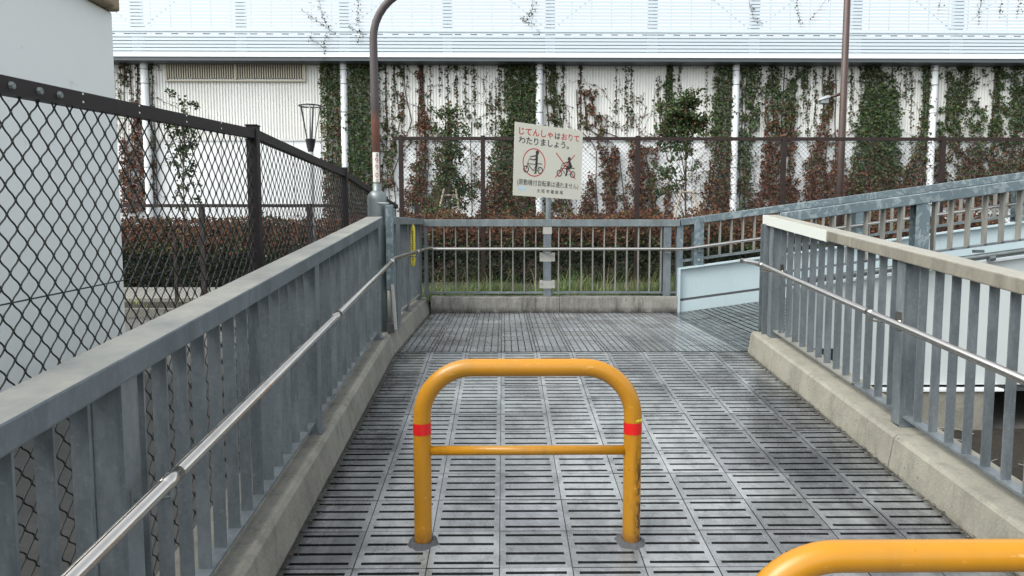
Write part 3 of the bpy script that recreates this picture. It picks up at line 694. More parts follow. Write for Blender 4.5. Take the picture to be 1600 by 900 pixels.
# ------------------------------------------------------------------ sign
YSg = 9.26
spost = thing('sign', 'white square bicycle sign with red and black Japanese writing, on a strapped pole', 'sign', (X(857, YSg), YSg, .2))
xs_ = X(857, YSg)
b = MB(); b.tube([(xs_, YSg+.02, .2), (xs_, YSg+.02, Z(210, YSg))], .034, 16); b.build('pole', M['galv_far'], spost, smooth=True)
xp0 = px_posts[0]
for (ya, yb) in ((353.5, 366), (396, 409), (439, 451)):
    z1, z0 = Z(ya, 9.14), Z(yb, 9.14)
    b = MB(); b.box(xp0-.054, xp0+.054, 9.147, 9.152, z0, z1); b.box(xp0-.054, xp0-.0505, 9.152, 9.26, z0, z1); b.box(xp0+.0505, xp0+.054, 9.152, 9.26, z0, z1)
    o = b.build('clamp_band', M['clamp'], spost)
    if ya > 360:
        for s in (-1, 1):
            b = MB(); b.box(xp0+s*.075-.02, xp0+s*.075+.02, 9.15, 9.156, z0+.005, z1+.01)
            b.tube([(xp0+s*.078, 9.13, z1-.02), (xp0+s*.078, 9.152, z1-.02)], .011, 6); b.tube([(xp0+s*.078, 9.13, z0+.012), (xp0+s*.078, 9.152, z0+.012)], .009, 6)
            b.build('bolt_ear', M['clamp'], o)
# plate: its own frame, u to the right, v up, turned 34 degrees about the pole and slightly slipped
SW_, SH_ = 1.055, .872
ctr = at(857.5, 253.5, YSg-.03)
rot = Matrix.Rotation(R(34), 3, 'Z') @ Matrix.Rotation(R(2.0), 3, 'Y')
def sp(u, v, d=0): return ctr+rot @ Vector(((u-.5)*SW_, -d, (.5-v)*SH_))
def splate(pts, d0, d1):
    b = MB(); n = len(pts); b.v = [tuple(sp(u, v, d1)) for u, v in pts]+[tuple(sp(u, v, d0)) for u, v in pts]
    b.f = [tuple(range(n))[::-1], tuple(range(n, 2*n))]+[(i, (i+1) % n, n+(i+1) % n, n+i) for i in range(n)]; b.c = [None]*len(b.f); return b
splate([(0,0),(1,0),(1,1),(0,1)], 0, .003).build('plate', M['sign'], spost)
b = MB()
for v in (.25, .75):
    for q in range(1): 
        P = [sp(.1, v-.02, -.001), sp(.9, v-.02, -.001), sp(.9, v+.02, -.001), sp(.1, v+.02, -.001)]
        Q = [p+(rot @ Vector((0, .02, 0))) for p in P]; n0 = len(b.v); b.v += [tuple(p) for p in P+Q]
        b.f += [tuple(n0+i for i in f) for f in ((0,1,2,3),(7,6,5,4),(0,4,5,1),(1,5,6,2),(2,6,7,3),(3,7,4,0))]; b.c += [None]*6
b.build('back_bracket', M['galv_far'], spost)
def text_mesh(txt, size, sx, align='LEFT', off=.0, mat=None, name='lettering', parent=None, place=None, extrude=.0006):
    cu = bpy.data.curves.new('lettering', 'FONT'); cu.body = txt; cu.size = size; cu.align_x = align; cu.offset = off; cu.extrude = 0
    to = bpy.data.objects.new('lettering_source', cu); sc.collection.objects.link(to)
    dg = bpy.context.evaluated_depsgraph_get(); me = bpy.data.meshes.new_from_object(to.evaluated_get(dg))
    bpy.data.objects.remove(to); bpy.data.curves.remove(cu)
    xs = [v.co.x for v in me.vertices]; ys = [v.co.y for v in me.vertices]
    if not xs: return None
    for v in me.vertices: v.co = place(v.co.x, v.co.y, min(xs), max(xs), min(ys), max(ys))
    me.materials.clear(); me.materials.append(mat); o = bpy.data.objects.new(name, me); sc.collection.objects.link(o)
    if parent: o.parent = parent; o.matrix_parent_inverse = Matrix.Translation(-parent.location)
    return o
def sign_text(txt, u0, u1, v0, v1, mat, off=.012):
    def pl(x, y, xa, xb, ya, yb): return sp(u0+(x-xa)/(xb-xa)*(u1-u0), v1-(y-ya)/(yb-ya)*(v1-v0), .0045)
    return text_mesh(txt, 1, 1, off=off, mat=mat, name='lettering', parent=spost, place=pl)
sign_text('じてんしゃ', .06, .545, .065, .165, M['red_ink'], .015)
sign_text('は', .575, .66, .075, .165, M['ink'], .015)
sign_text('おりて', .675, .945, .07, .165, M['red_ink'], .015)
sign_text('わたりましょう。', .06, .79, .185, .285, M['ink'], .014)
sign_text('（原動機付自転車は通れません）'.replace('（', '(').replace('）', ')'), .055, .955, .765, .862, M['ink'], .003)
sign_text('大 阪 市 建 設 局', .335, .72, .885, .94, M['ink'], .008)
b = MB()
def sq(u0, v0, u1, v1, d): b.quad(sp(u0,v1,d), sp(u1,v1,d), sp(u1,v0,d), sp(u0,v0,d))
sq(.075, .868, .165, .915, .0045); sq(.075, .925, .215, .928, .0045); sq(.075, .945, .10, .9475, .0045); b.build('sticker', M['sticker'], spost)
b = MB()
for u in (.085, .128): sq(u, .876, u+.026, .882, .0052); sq(u+.01, .876, u+.015, .907, .0052); sq(u, .892, u+.026, .896, .0052)
b.build('sticker_marks', M['white_ink'], spost)
# pictograms drawn as thin raised shapes
def ring(b, cu, cv, r, wd, n=40, asp=SW_/SH_):
    for k in range(n):
        a0, a1 = 6.2832*k/n, 6.2832*(k+1)/n
        P = lambda rr, a: sp(cu+rr*math.cos(a), cv+rr*asp*math.sin(a), .005)
        b.quad(P(r-wd, a0), P(r-wd, a1), P(r, a1), P(r, a0))
def bar(b, u0, v0, u1, v1, wd, w1=None):
    w1 = wd if w1 is None else w1; asp = SW_/SH_
    dx, dy = (u1-u0), (v1-v0)/asp; L = math.hypot(dx, dy) or 1; nx_, ny_ = -dy/L, dx/L
    b.quad(sp(u0+nx_*wd/2, v0+ny_*asp*wd/2, .0055), sp(u0-nx_*wd/2, v0-ny_*asp*wd/2, .0055), sp(u1-nx_*w1/2, v1-ny_*asp*w1/2, .0055), sp(u1+nx_*w1/2, v1+ny_*asp*w1/2, .0055))
def disc(b, cu, cv, r, n=16):
    asp = SW_/SH_; m = len(b.v)
    b.v += [tuple(sp(cu+r*math.cos(6.2832*k/n), cv+r*asp*math.sin(6.2832*k/n), .0057)) for k in range(n)]; b.f.append(tuple(range(m, m+n))); b.c.append(None)
b = MB(); ring(b, .285, .525, .162, .011); bar(b, .60, .355, .905, .70, .011); bar(b, .885, .36, .60, .705, .011); b.build('prohibition_marks', M['red_ink'], spost)
b = MB()
def bike(cu, cv, riding):
    k = .265/.46   # local units
    F = lambda x, y: (cu+x*.265, cv+y*.265*SW_/SH_)
    def br(x0, y0, x1, y1, w_, w1=None): bar(b, *F(x0, y0), *F(x1, y1), w_, w1)
    ring(b, *F(-.36, .30), .040, .012, 20); ring(b, *F(.40, .30), .040, .012, 20)
    br(-.36, .30, -.26, -.02, .009); br(-.27, .06, .22, .06, .008); br(-.25, .10, .02, .34, .009); br(.02, .34, .2, .06, .007); br(.02, .34, .40, .30, .004); br(.2,.06,.4,.30,.004)
    br(.22, .02, .50, .02, .010); br(-.26, -.02, -.22, -.14, .005)
    if not riding:
        disc(b, *F(.22, -.46), .024); br(.20, -.38, .19, -.02, .032, .030); br(.19, -.04, .16, .44, .032, .020); br(.06, .44, .20, .44, .012)
        br(.18, -.32, -.18, -.24, .014, .010); br(.18, -.2, .04, -.12, .014); br(.04, -.12, -.2, -.16, .012)
    else:
        disc(b, *F(.18, -.38), .024); br(.17, -.31, .30, .0, .028, .044); br(.28, -.02, .06, .04, .036, .032); br(.06, .02, .05, .36, .028, .016); br(-.04, .38, .06, .36, .012)
        br(.18, -.26, -.2, -.14, .014, .010); br(.2, -.18, .06, .0, .012); br(.06, -.04, -.2, -.06, .010)
    return
bike(.268, .53, False); b.build('pictogram', M['ink'], spost)
b = MB(); bike(.755, .545, True); b.build('pictogram', M['ink'], spost)

# ------------------------------------------------------------------ left lamp pole with the bottle-shaped foot
LX, LY = X(590, 6.33), 6.33
lp = thing('lamp_pole', 'rusty lamp pole with a grey bottle-shaped foot between the two left railings', 'lamp pole', (LX-.0, LY, GZ))
b = MB(); zsh = Z(298, LY)
prof = [(.082, GZ), (.082, zsh-.075), (.079, zsh-.05), (.070, zsh-.028), (.055, zsh-.011), (.040, zsh-.003), (.037, zsh), (.037, zsh+.06)]
b.lathe(prof, LX, LY, 32); b.build('foot', M['cap_metal'], lp, smooth=True)
ztop = Z(62, LY)
pts = [(LX, LY, zsh+.03), (LX-.008, LY, Z(150, LY)), (LX-.012, LY, ztop)]; rr = [.0345, .036, .0325]
for k in range(1, 9):
    a = R(9.5*k); pts.append((LX-.012+.42*(1-math.cos(a)), LY, ztop+.42*math.sin(a))); rr.append(.032)
pts.append((LX+2.0, LY, ztop+.62)); rr.append(.028)
b = MB(); b.tube(pts, rr, 20); b.build('shaft', M['rust_pole'], lp, smooth=True)
b = MB(); hx, hy, hz_ = LX+2.0, LY, ztop+.62
b.box(hx-.05, hx+.5, hy-.10, hy+.10, hz_-.04, hz_+.05); b.build('lamp_head', M['cap_metal'], lp, bevel=.03)
zc0, zc1 = Z(285, LY-.04), Z(238, LY-.04)
b = MB(); n = 10; base = 0
for k in range(n+1):
    a = R(-90-38+95*k/n); b.v += [(LX-.004+.0375*math.cos(a), LY+.0375*math.sin(a), zc0), (LX-.006+.0375*math.cos(a), LY+.0375*math.sin(a), zc1)]
for k in range(n): b.f.append((2*k, 2*k+2, 2*k+3, 2*k+1)); b.c.append(None)
plate = b.build('number_plate', M['white_ink'], lp, smooth=True)
for ch, pya, pyb in (('9', 247, 255), ('9', 257.5, 265.5), ('0', 270, 277.5)):
    def pl(x, y, xa, xb, ya, yb):
        u = (x-xa)/(xb-xa); a = R(-84+38*u-6); return Vector((LX-.005+.0385*math.cos(a), LY+.0385*math.sin(a), Z(pyb, LY-.04)+(y-ya)/(yb-ya)*(Z(pya, LY-.04)-Z(pyb, LY-.04))))
    text_mesh(ch, 1, 1, mat=M['red_ink'], name='digit', parent=plate, place=pl, off=.0)
b = MB()
for py in (240.5, 242.5, 244): z = Z(py, LY-.04); b.box(LX+.006, LX+.018, LY-.0392, LY-.0385+.002, z-.003, z+.003)
for py in (280.5, 283): z = Z(py, LY-.04); b.box(LX-.0, LX+.02, LY-.0392, LY-.0385+.002, z-.002, z+.001)
b.build('small_writing', M['ink'], plate)
# cable duct in the gap between the railings
cd = thing('cable_duct', 'upright pale metal cable duct in the gap between the two left railings', 'cable duct', (X(609, 6.25), 6.25, .17))
dx = X(609, 6.25); zt_, zb_ = Z(320, 6.25), Z(452, 6.25)
b = MB(); b.box(dx-.03, dx+.03, 6.22, 6.29, zb_, zt_); b.build('cover', M['galv_mottled'], cd, bevel=.005)
b = MB(); b.tube([(dx-.012, 6.24, zb_+.02), (dx-.012, 6.24, .18)], .016, 10); b.build('conduit', M['edge_steel'], cd, smooth=True)
b = MB(); b.tube([(dx+.02, 6.22, .58), (dx+.035, 6.2, .40), (dx+.05, 6.18, .20)], .014, 8); b.build('loose_strap', M['clamp'], cd)
b = MB(); b.box(dx-.03, dx+.03, 6.2, 6.28, .172, .25); b.build('foot_box', M['dark_steel'], cd, bevel=.004)
b = MB(); b.box(dx+.04, dx+.05, 6.3, 6.5, .18, 1.09); b.build('side_plate', M['galv'], cd)
b = MB(); b.tube([(LX+.02, LY-.085, Z(317.5, 6.25)), (dx, 6.22, Z(318, 6.25))], .006, 6); b.build('strap', M['cap_metal'], cd)

# ------------------------------------------------------------------ brown pole, street light, lantern
Yp = 11.9; xp = X(1312, Yp, 305)
bp = thing('lamp_pole', 'tall brown pole behind the chain link fence on the right', 'lamp pole', (xp, Yp, 0))
b = MB(); b.tube([(xp, Yp, -.5), (xp, Yp, 2.0), (xp+.01, Yp, 7.5)], [.062, .056, .045], 20); b.build('shaft', M['brown_pole'], bp, smooth=True)
b = MB(); b.tube([(xp, Yp, 0.1), (xp, Yp, .16)], .075, 20); b.build('collar', M['brown_pole'], bp, smooth=True)
Yq = 12.0; a_ = at(1311, 147, Yq); c_ = at(1296, 153, Yq); e_ = at(1277, 158, Yq)
st = thing('street_light', 'small grey lamp head on a short arm left of the tall brown pole', 'street light', tuple(a_))
b = MB(); b.tube([a_+Vector((.05, -.04, .01)), c_+Vector((.01, 0, .01))], .024, 12); b.build('arm', M['brown_pole'], st, smooth=True)
b = MB(); base = 0
for k, (t, w_, h_) in enumerate([(0,.045,.035),(.15,.075,.05),(.55,.085,.045),(.85,.06,.025),(1,.02,.008)]):
    p = c_.lerp(e_, t)
    for q in range(12):
        an = 6.2832*q/12; b.v.append((p.x, p.y+w_*math.cos(an), p.z+h_*math.sin(an)*(1 if math.sin(an) > 0 else .35)))
for i in range(4):
    for q in range(12): b.f.append((i*12+q, i*12+(q+1) % 12, (i+1)*12+(q+1) % 12, (i+1)*12+q)); b.c.append(None)
b.f.append(tuple(range(12))); b.c.append(None); b.build('lamp_head', M['grey_post'], st, smooth=True)
b = MB(); p0 = c_.lerp(e_, .15); p1 = c_.lerp(e_, .75); b.box(p1.x, p0.x, p0.y-.06, p0.y+.06, p1.z-.055, p0.z-.015); b.build('lens', M['grey_post'], st, bevel=.01)

Yl = 15.4; lxp = X(487, Yl, 300)
la = thing('lantern', 'slim park lantern with a black open cone head before the ivy', 'lantern', (lxp, Yl, GZ))
zr0, zr1, zc0, zc1, zh = Z(166, Yl), Z(162, Yl), Z(218, Yl), Z(237, Yl), Z(240, Yl)
b = MB(); b.tube([(lxp, Yl, GZ), (lxp, Yl, zc1)], .052, 18); b.build('pole', M['grey_post'], la, smooth=True)
b = MB(); b.lathe([(.048, zc1-.03), (.055, zc1), (.075, zc1+.08), (.105, zc0-.01), (.11, zc0), (.06, zc0+.01)], lxp, Yl, 20); b.build('collar', M['black'], la, smooth=True)
b = MB(); rr_ = .215
b.tube([(lxp+rr_*math.cos(6.2832*k/32), Yl+rr_*math.sin(6.2832*k/32), zr0) for k in range(33)], .014, 8, cap=False); b.build('ring', M['black'], la, smooth=True)
for k in range(5):
    a = 6.2832*k/5+1.57
    b = MB(); b.tube([(lxp+.085*math.cos(a), Yl+.085*math.sin(a), zc0), (lxp+rr_*math.cos(a), Yl+rr_*math.sin(a), zr0)], .0095, 6); b.build('stay', M['black'], la)
b = MB(); b.lathe([(rr_-.01, zr0+.004), (rr_*.8, zr0+.035), (.05, zr0+.055), (.015, zr0+.085)], lxp, Yl, 24); b.build('cap', M['glass'], la, smooth=True)
b = MB(); b.lathe([(.02, zc0), (.02, zr0)], lxp, Yl, 12); b.build('tube', M['grey_post'], la, smooth=True)

# ------------------------------------------------------------------ foliage
GREENS = [(.028,.054,.018),(.040,.072,.024),(.054,.086,.034),(.018,.038,.013),(.070,.088,.038)]
OLIVE = [(.055,.05,.02),(.045,.036,.016),(.065,.058,.026)]
REDS = [(.13,.055,.045),(.10,.045,.038),(.085,.030,.022),(.06,.022,.018),(.12,.042,.022),(.045,.022,.016),(.095,.050,.024),(.07,.034,.025),(.13,.06,.03),(.10,.058,.03),(.075,.042,.022)]
RUST = [(.105,.050,.024),(.08,.042,.022),(.135,.066,.028),(.05,.030,.018),(.085,.055,.03),(.08,.026,.02),(.15,.042,.03),(.06,.046,.026),(.04,.022,.014)]
def leafcol(rnd, red, dark=False, reds=None):
    r = rnd.random()
    if r < red: c = rnd.choice(reds or REDS)
    elif r < red+.15: c = rnd.choice(OLIVE)
    else: c = rnd.choice(GREENS)
    k = rnd.uniform(.7, 1.3)*(.28 if dark else 1); return (c[0]*k, c[1]*k, c[2]*k)
def leaf(b, p, nrm, s, col, rnd, droop=.5):
    """pointed leaf: two halves folded along the midrib"""
    nrm = nrm.normalized(); d = Vector((rnd.uniform(-1,1), rnd.uniform(-.5,.5), rnd.uniform(-1.2,.4)*droop*2+rnd.uniform(-.4,.4))); d = d-nrm*d.dot(nrm)
    if d.length < .01: d = nrm.orthogonal()
    d.normalize(); e = nrm.cross(d)
    n = len(b.v); f = nrm*s*.18
    b.v += [tuple(p), tuple(p+d*s*.45+e*s*.42+f), tuple(p+d*s), tuple(p+d*s*.45-e*s*.42+f)]
    b.f += [(n, n+1, n+2), (n, n+2, n+3)]; b.c += [col, col]
def interp(rows, y):
    if y <= rows[0][0]: return rows[0][1:]
    for a, c in zip(rows, rows[1:]):
        if a[0] <= y <= c[0]:
            t = (y-a[0])/((c[0]-a[0]) or 1); return tuple(p+(q-p)*t for p, q in zip(a[1:], c[1:]))
    return rows[-1][1:]
def ivy(label, rows, seed, group='ivy columns on the building wall', size=(.042,.092), rate=1100, ylift=.12, strands=(), thick=.10):
    """rows: (photo height, left, right, cover 0..1, share of red) down the wall at y=YB"""
    rnd = random.Random(seed); b = MB()
    y0, y1 = rows[0][0], rows[-1][0]; py = y0; step = 4
    while py < y1:
        l, r, cov, red = interp(rows, py+step/2)
        a = at(l, py, YB-.1); c = at(r, py+step, YB-.1); area = (c.x-a.x)*(a.z-c.z)
        for k in range(int(area*rate+rnd.random())):
            px = rnd.uniform(l-4, r+4); q = py+rnd.uniform(0, step); p = at(px, q, YB-.1)
            en = 7*noise.noise(Vector((p.z*2.6, seed, 1))); en2 = 7*noise.noise(Vector((p.z*2.6, seed, 7)))
            edge = min(1, (px-l+4+en)/8, (r+4-px+en2)/8)
            streak = noise.noise(Vector((p.x*3.2, seed, p.z*.5))); fine = noise.noise(Vector((p.x*5, p.z*4, seed+9)))
            v = cov*.92+1.0*streak*(1.28-cov)+.62*fine*(1.2-cov*.8)-(1-edge)*.5
            if v < rnd.uniform(.38, .62): continue
            p.y = YB-.03-abs(rnd.gauss(0, thick))-(.05 if cov > .8 else 0)
            nv = Vector((rnd.gauss(0,.55), -1, rnd.gauss(.35,.5)))
            leaf(b, p, nv, rnd.uniform(*size)*(1.45 if rnd.random() < .12 else 1), leafcol(rnd, min(1, max(0, (red if red > .22 else red*.35)+(.12+.3*red)*noise.noise(Vector((p.x*1.1, p.z*1.1, seed+3)))-.04))), rnd)
        py += step
    for (x_, ya, yb, dens, red) in strands:
        n = int((yb-ya)*dens*1.25); ph = rnd.uniform(0, 9)
        for k in range(n):
            q = rnd.uniform(ya, yb); wob = 2.2*noise.noise(Vector((q*.03, ph, 0))); p = at(x_+wob+rnd.gauss(0, 1.3), q, YB-.05)
            p.y = YB-.03-abs(rnd.gauss(0, .04)); leaf(b, p, Vector((rnd.gauss(0,.6), -1, rnd.gauss(.2,.5))), rnd.uniform(.04, .085), leafcol(rnd, red), rnd)
    root = b.build('ivy', M['leaf']); tag(root, label, 'ivy', group)
    v = MB()
    for (x_, ya, yb, dens, red) in strands:
        ph = rnd.uniform(0, 9); v.tube([tuple(at(x_+2.2*noise.noise(Vector((q*.03, ph, 0))), q, YB-.035)) for q in range(int(ya), int(yb)+8, 8)], .006, 3)
    l, r, _, _ = interp(rows, (y0+y1)/2); k = 0; x_ = rows[0][1]+3
    for f in (.2, .5, .8):
        v.tube([tuple(at((lambda a: a[0]+(a[1]-a[0])*f)(interp(rows, q))+3*noise.noise(Vector((q*.02, f*9, seed))), q, YB-.06)) for q in range(int(y0), int(y1), 12)], .014, 4)
    v.build('stem', M['vine'], root)
    return root
ivy('thin ivy strands and a dark red mass on the wall left of the first downpipe', [(95,186,222,.12,.2),(170,186,222,.18,.5),(200,188,224,.62,.9),(330,186,226,.85,.95)], 1, strands=[(188,96,180,.5,.3),(205,110,185,.5,.3),(216,95,190,.7,.3)])
ivy('narrow green ivy strip clinging right of the first downpipe', [(92,229,238,.9,.1),(160,230,240,.75,.2),(240,234,246,.45,.4),(330,236,248,.4,.6)], 2)
ivy('dense green ivy column touching the left side of the second downpipe', [(92,505,532,.95,.1),(140,506,533,1,.12),(250,508,534,.95,.3),(345,510,536,.9,.85)], 3, strands=[(502,90,260,.5,.2)])
ivy('dense green ivy column right of the second downpipe, partly behind the rusty pole', [(92,543,592,.92,.05),(140,543,590,1,.05),(250,544,592,1,.1),(300,546,596,.95,.4),(350,546,600,.9,.9)], 4)
ivy('loose ivy strands hanging between the rusty pole and the first fence post', [(92,592,640,.42,.15),(130,592,640,.25,.3),(190,595,655,.30,.3),(270,590,622,.5,.3),(345,595,625,.5,.6)], 5, strands=[(603,95,200,.8,.2),(615,95,240,.8,.2),(629,95,190,.6,.3),(637,95,150,.3,.3)])
ivy('rusty red ivy trunk climbing above the first fence bay', [(95,654,661,.75,.8),(180,653,664,.8,.8),(215,640,690,.36,.8),(260,640,700,.52,.75),(345,628,700,.75,.9)], 6, strands=[(657,94,220,1.5,.85),(630,160,250,.7,.8),(672,95,200,.4,.3)])
ivy('thin ivy strands above the small dark conifer', [(190,640,760,.10,.3),(240,640,760,.05,.5),(345,640,760,.05,.8)], 7, strands=[(687,95,150,.3,.3),(700,95,200,.9,.3),(713,95,240,1,.3),(727,95,180,.9,.3),(741,95,180,.9,.3),(733,178,184,3,.3),(768,130,205,.8,.3),(760,160,200,.4,.3),(742,240,300,.6,.4)])
ivy('massive dark green ivy left of the third downpipe, reaching behind the sign', [(92,790,838,.92,.03),(120,790,838,1,.03),(180,790,838,1,.08),(200,778,838,.95,.15),(260,768,838,.97,.35),(345,745,840,1,.8)], 8, strands=[(781,95,190,1.2,.2),(775,120,200,.6,.2)], rate=1250)
ivy('green ivy strips right of the third downpipe above the sign', [(92,848,872,.72,.1),(140,850,872,.55,.15),(200,850,885,.5,.2),(330,850,895,.6,.6)], 9, strands=[(866,95,200,1.2,.1),(880,98,190,1,.3),(907,96,200,1.5,.6)])
ivy('loose brown red creeper behind the fence just right of the sign', [(140,893,930,.10,.6),(200,895,940,.22,.6),(230,905,1030,.36,.75),(270,905,1040,.5,.8),(345,905,1050,.8,.9)], 10, strands=[(962,95,210,.4,.3),(979,95,210,.8,.3),(987,95,200,.8,.3),(948,180,210,.6,.4),(938,180,215,.6,.6),(1030,120,200,.5,.4),(916,150,200,.5,.6)])
ivy('green ivy strand dropping onto the round-headed small tree', [(95,1043,1050,.7,.1),(150,1040,1052,.8,.1),(215,1030,1058,.55,.3),(260,1040,1070,.2,.5)], 11, strands=[(1047,95,160,2,.1),(1062,95,150,.8,.2)])
ivy('dense ivy column on the left side of the fourth downpipe', [(95,1122,1144,.9,.1),(120,1118,1144,1,.1),(200,1113,1143,1,.2),(240,1113,1143,.97,.6),(345,1090,1142,1,.8)], 12, strands=[(1104,150,230,.8,.4),(1103,95,150,.4,.3)])
ivy('green ivy fringe on the right side of the fourth downpipe', [(95,1155,1180,.85,.1),(180,1154,1180,.75,.1),(260,1152,1170,.75,.2),(345,1150,1180,.8,.6)], 13, strands=[(1186,95,200,.8,.2),(1190,95,180,.6,.2)])
ivy('ivy mass turning from green to red midway between the fourth and fifth downpipes', [(95,1193,1262,.42,.1),(140,1195,1256,.58,.15),(200,1198,1245,.78,.6),(260,1190,1245,.72,.85),(345,1170,1250,.85,.95)], 14, strands=[(1256,95,170,1,.15),(1262,95,230,.7,.2),(1274,95,200,.9,.2)])
ivy('dark red creeper around the tall brown pole', [(95,1280,1312,.32,.2),(170,1280,1312,.5,.5),(210,1275,1312,.58,.85),(250,1258,1318,.74,.95),(345,1250,1330,.97,.98)], 15, strands=[(1288,95,200,.9,.3),(1300,95,180,1,.3)])
ivy('bushy green ivy swelling outward between the brown pole and the fifth downpipe', [(95,1340,1408,.52,.05),(140,1350,1405,.80,.05),(170,1340,1404,.95,.05),(230,1335,1402,.97,.12),(300,1325,1410,.95,.6),(345,1320,1440,.97,.9)], 16, strands=[(1330,95,200,1,.1),(1345,95,190,1,.1),(1415,95,150,.9,.1),(1424,100,230,.5,.2)], rate=1200)
ivy('narrow dense ivy column hugging the left side of the fifth downpipe', [(95,1441,1452,.98,.1),(200,1438,1452,.95,.2),(300,1400,1450,.8,.7),(345,1400,1448,.9,.9)], 17)
ivy('broad green ivy curtain filling the wall right of the fifth downpipe', [(95,1466,1640,.56,.08),(140,1466,1640,.55,.1),(200,1464,1640,.66,.2),(250,1462,1640,.70,.5),(320,1462,1640,.8,.75)], 18, rate=1150, strands=[(1480,95,200,1,.1),(1510,95,200,1,.1),(1560,95,200,1,.2)])
# fine creeper runners wandering between the dense columns
def runners(label, x0, x1, y0, y1, n, seed, red):
    rnd = random.Random(seed); b = MB(); v = MB()
    for k in range(n):
        x = rnd.uniform(x0, x1); y = rnd.uniform(y0, y1); a = rnd.choice([rnd.uniform(-.9, .9), rnd.uniform(2.2, 4.0), -1.57]); pts = []
        for q in range(rnd.randint(6, 16)):
            pts.append(at(x, y, YB-.045)); a += rnd.gauss(0, .35); x += 6*math.cos(a); y += 6*math.sin(a)
            if not (y0-30 < y < 340 and x0-20 < x < x1+20) or y < 97: break
        if len(pts) < 3: continue
        v.tube(pts, .005, 3); dens = rnd.uniform(6, 22)
        for p, c in zip(pts, pts[1:]):
            for j in range(int((c-p).length*dens+rnd.random())):
                w_ = p.lerp(c, rnd.random())+Vector((rnd.gauss(0,.035), -abs(rnd.gauss(0,.03)), rnd.gauss(0,.035)))
                leaf(b, w_, Vector((rnd.gauss(0,.6), -1, rnd.gauss(.2,.5))), rnd.uniform(.035, .075), leafcol(rnd, red), rnd)
    o = b.build('creeper', M['leaf']); tag(o, label, 'creeper', 'thin creeper runners on the building wall'); v.build('stem', M['vine'], o)
runners('fine creeper web between the rusty pole and the massive ivy left of the sign', 595, 790, 110, 320, 60, 71, .3)
runners('fine red creeper web between the sign and the fourth downpipe', 890, 1115, 150, 320, 75, 72, .6)
runners('fine creeper web between the fourth downpipe and the brown pole', 1160, 1330, 105, 320, 60, 73, .4)
runners('fine creeper web between the brown pole and the fifth downpipe', 1335, 1450, 105, 320, 40, 74, .4)
runners('fine creeper web around the first downpipe at the far left of the wall', 184, 262, 105, 310, 24, 75, .4)
# sparse climbers on the louvre screen
def screen_vine(label, paths, seed):
    rnd = random.Random(seed); b = MB(); stems = []
    for pts, dens in paths:
        P = [at(x, y, YS-.06) for x, y in pts]; v = MB(); v.tube(P, .005, 3); stems.append(v)
        for a, c in zip(P, P[1:]):
            for k in range(int((c-a).length*dens)):
                p = a.lerp(c, rnd.random())+Vector((rnd.gauss(0,.05), -abs(rnd.gauss(0,.02)), rnd.gauss(0,.04)))
                leaf(b, p, Vector((rnd.gauss(0,.6), -1, rnd.gauss(.2,.5))), rnd.uniform(.035, .07), leafcol(rnd, .3), rnd)
    o = b.build('climbing_vine', M['leaf']); tag(o, label, 'vine', 'vines on the louvre screen')
    for v in stems: v.build('stem', M['vine'], o)
screen_vine('sparse vine on the white screen left of the rusty pole', [([(498,-5),(503,25),(515,48),(505,65),(508,92)], 26), ([(470,15),(490,28),(520,50)], 16), ([(561,-5),(558,30),(563,52),(560,65)], 34), ([(545,40),(560,50)], 30), ([(487,50),(485,62),(500,68)], 20)], 31)
screen_vine('sparse vine on the white screen above the sign', [([(832,-5),(833,10),(828,22),(820,30)], 50), ([(812,25),(822,35),(836,38)], 24), ([(838,46),(844,50)], 20)], 32)
screen_vine('thin vine tracery on the screen in the upper right corner', [([(1244,-5),(1248,20),(1251,42)], 22), ([(1290,0),(1278,18),(1265,30)], 10), ([(1535,-5),(1530,20),(1529,40)], 30), ([(1470,0),(1465,22)], 14), ([(1565,0),(1562,30)], 22), ([(1595,0),(1588,30)], 22), ([(1170,0),(1178,30),(1190,32)], 20)], 33)

def tree(label, px, Yt, py_base, trunk_top, blobs, n, seed, red=.0, size=(.05,.09), name='small_tree', tr=.028, stakes=False):
    rnd = random.Random(seed); base = at(px, py_base, Yt); base.z = min(base.z, .1)
    root = thing(name, label, 'tree', tuple(base)); top = at(px, trunk_top, Yt)
    b = MB(); pts = [base.lerp(top, t)+Vector((.05*noise.noise(Vector((t*3, seed, 0))), 0, 0)) for t in [k/8 for k in range(9)]]
    b.tube(pts, tr, 8, r1=tr*.35)
    cr = MB()
    for (bx, by, rx, ry, wgt) in blobs:
        c = at(bx, by, Yt); rX, rZ = rx*Yt/FPX, ry*Yt/FPX
        for q in range(4):
            d = Vector((rnd.uniform(-.8,.8)*rX, rnd.uniform(-.6,.6)*rX, rnd.uniform(-.5,.8)*rZ)); s0 = pts[min(8, max(2, int(8*(c.z-base.z)/(top.z-base.z+.01))-1))]
            b.tube([s0, s0.lerp(c+d, .5)+Vector((0,0,.05)), c+d], [tr*.35, tr*.25, .004], 5)
        m = int(n*wgt)
        # leaves gathered into sprays
        sprays = [Vector((rnd.gauss(0,.62)*rX, rnd.gauss(0,.62)*rX, rnd.gauss(0,.62)*rZ)) for _ in range(max(3, m//22))]
        for k in range(m):
            p = c+rnd.choice(sprays)+Vector((rnd.gauss(0,.075), rnd.gauss(0,.075), rnd.gauss(0,.06)))
            leaf(cr, p, Vector((rnd.gauss(0,.8), rnd.gauss(-.5,.7), rnd.gauss(.5,.7))), rnd.uniform(*size), leafcol(rnd, red), rnd)
    b.build('trunk', M['bark'], root, smooth=True); cr.build('crown', M['leaf'], root)
    return root
T1 = 19.5
tree('slim leafy sapling left of the park lantern, seen through the near fence', 286, T1, 345, 160, [(285,165,22,16,.35),(287,200,22,22,.8),(285,240,20,26,1.0),(285,285,16,18,.4),(290,310,18,14,.35)], 300, 41, .05, (.05,.11), tr=.022)
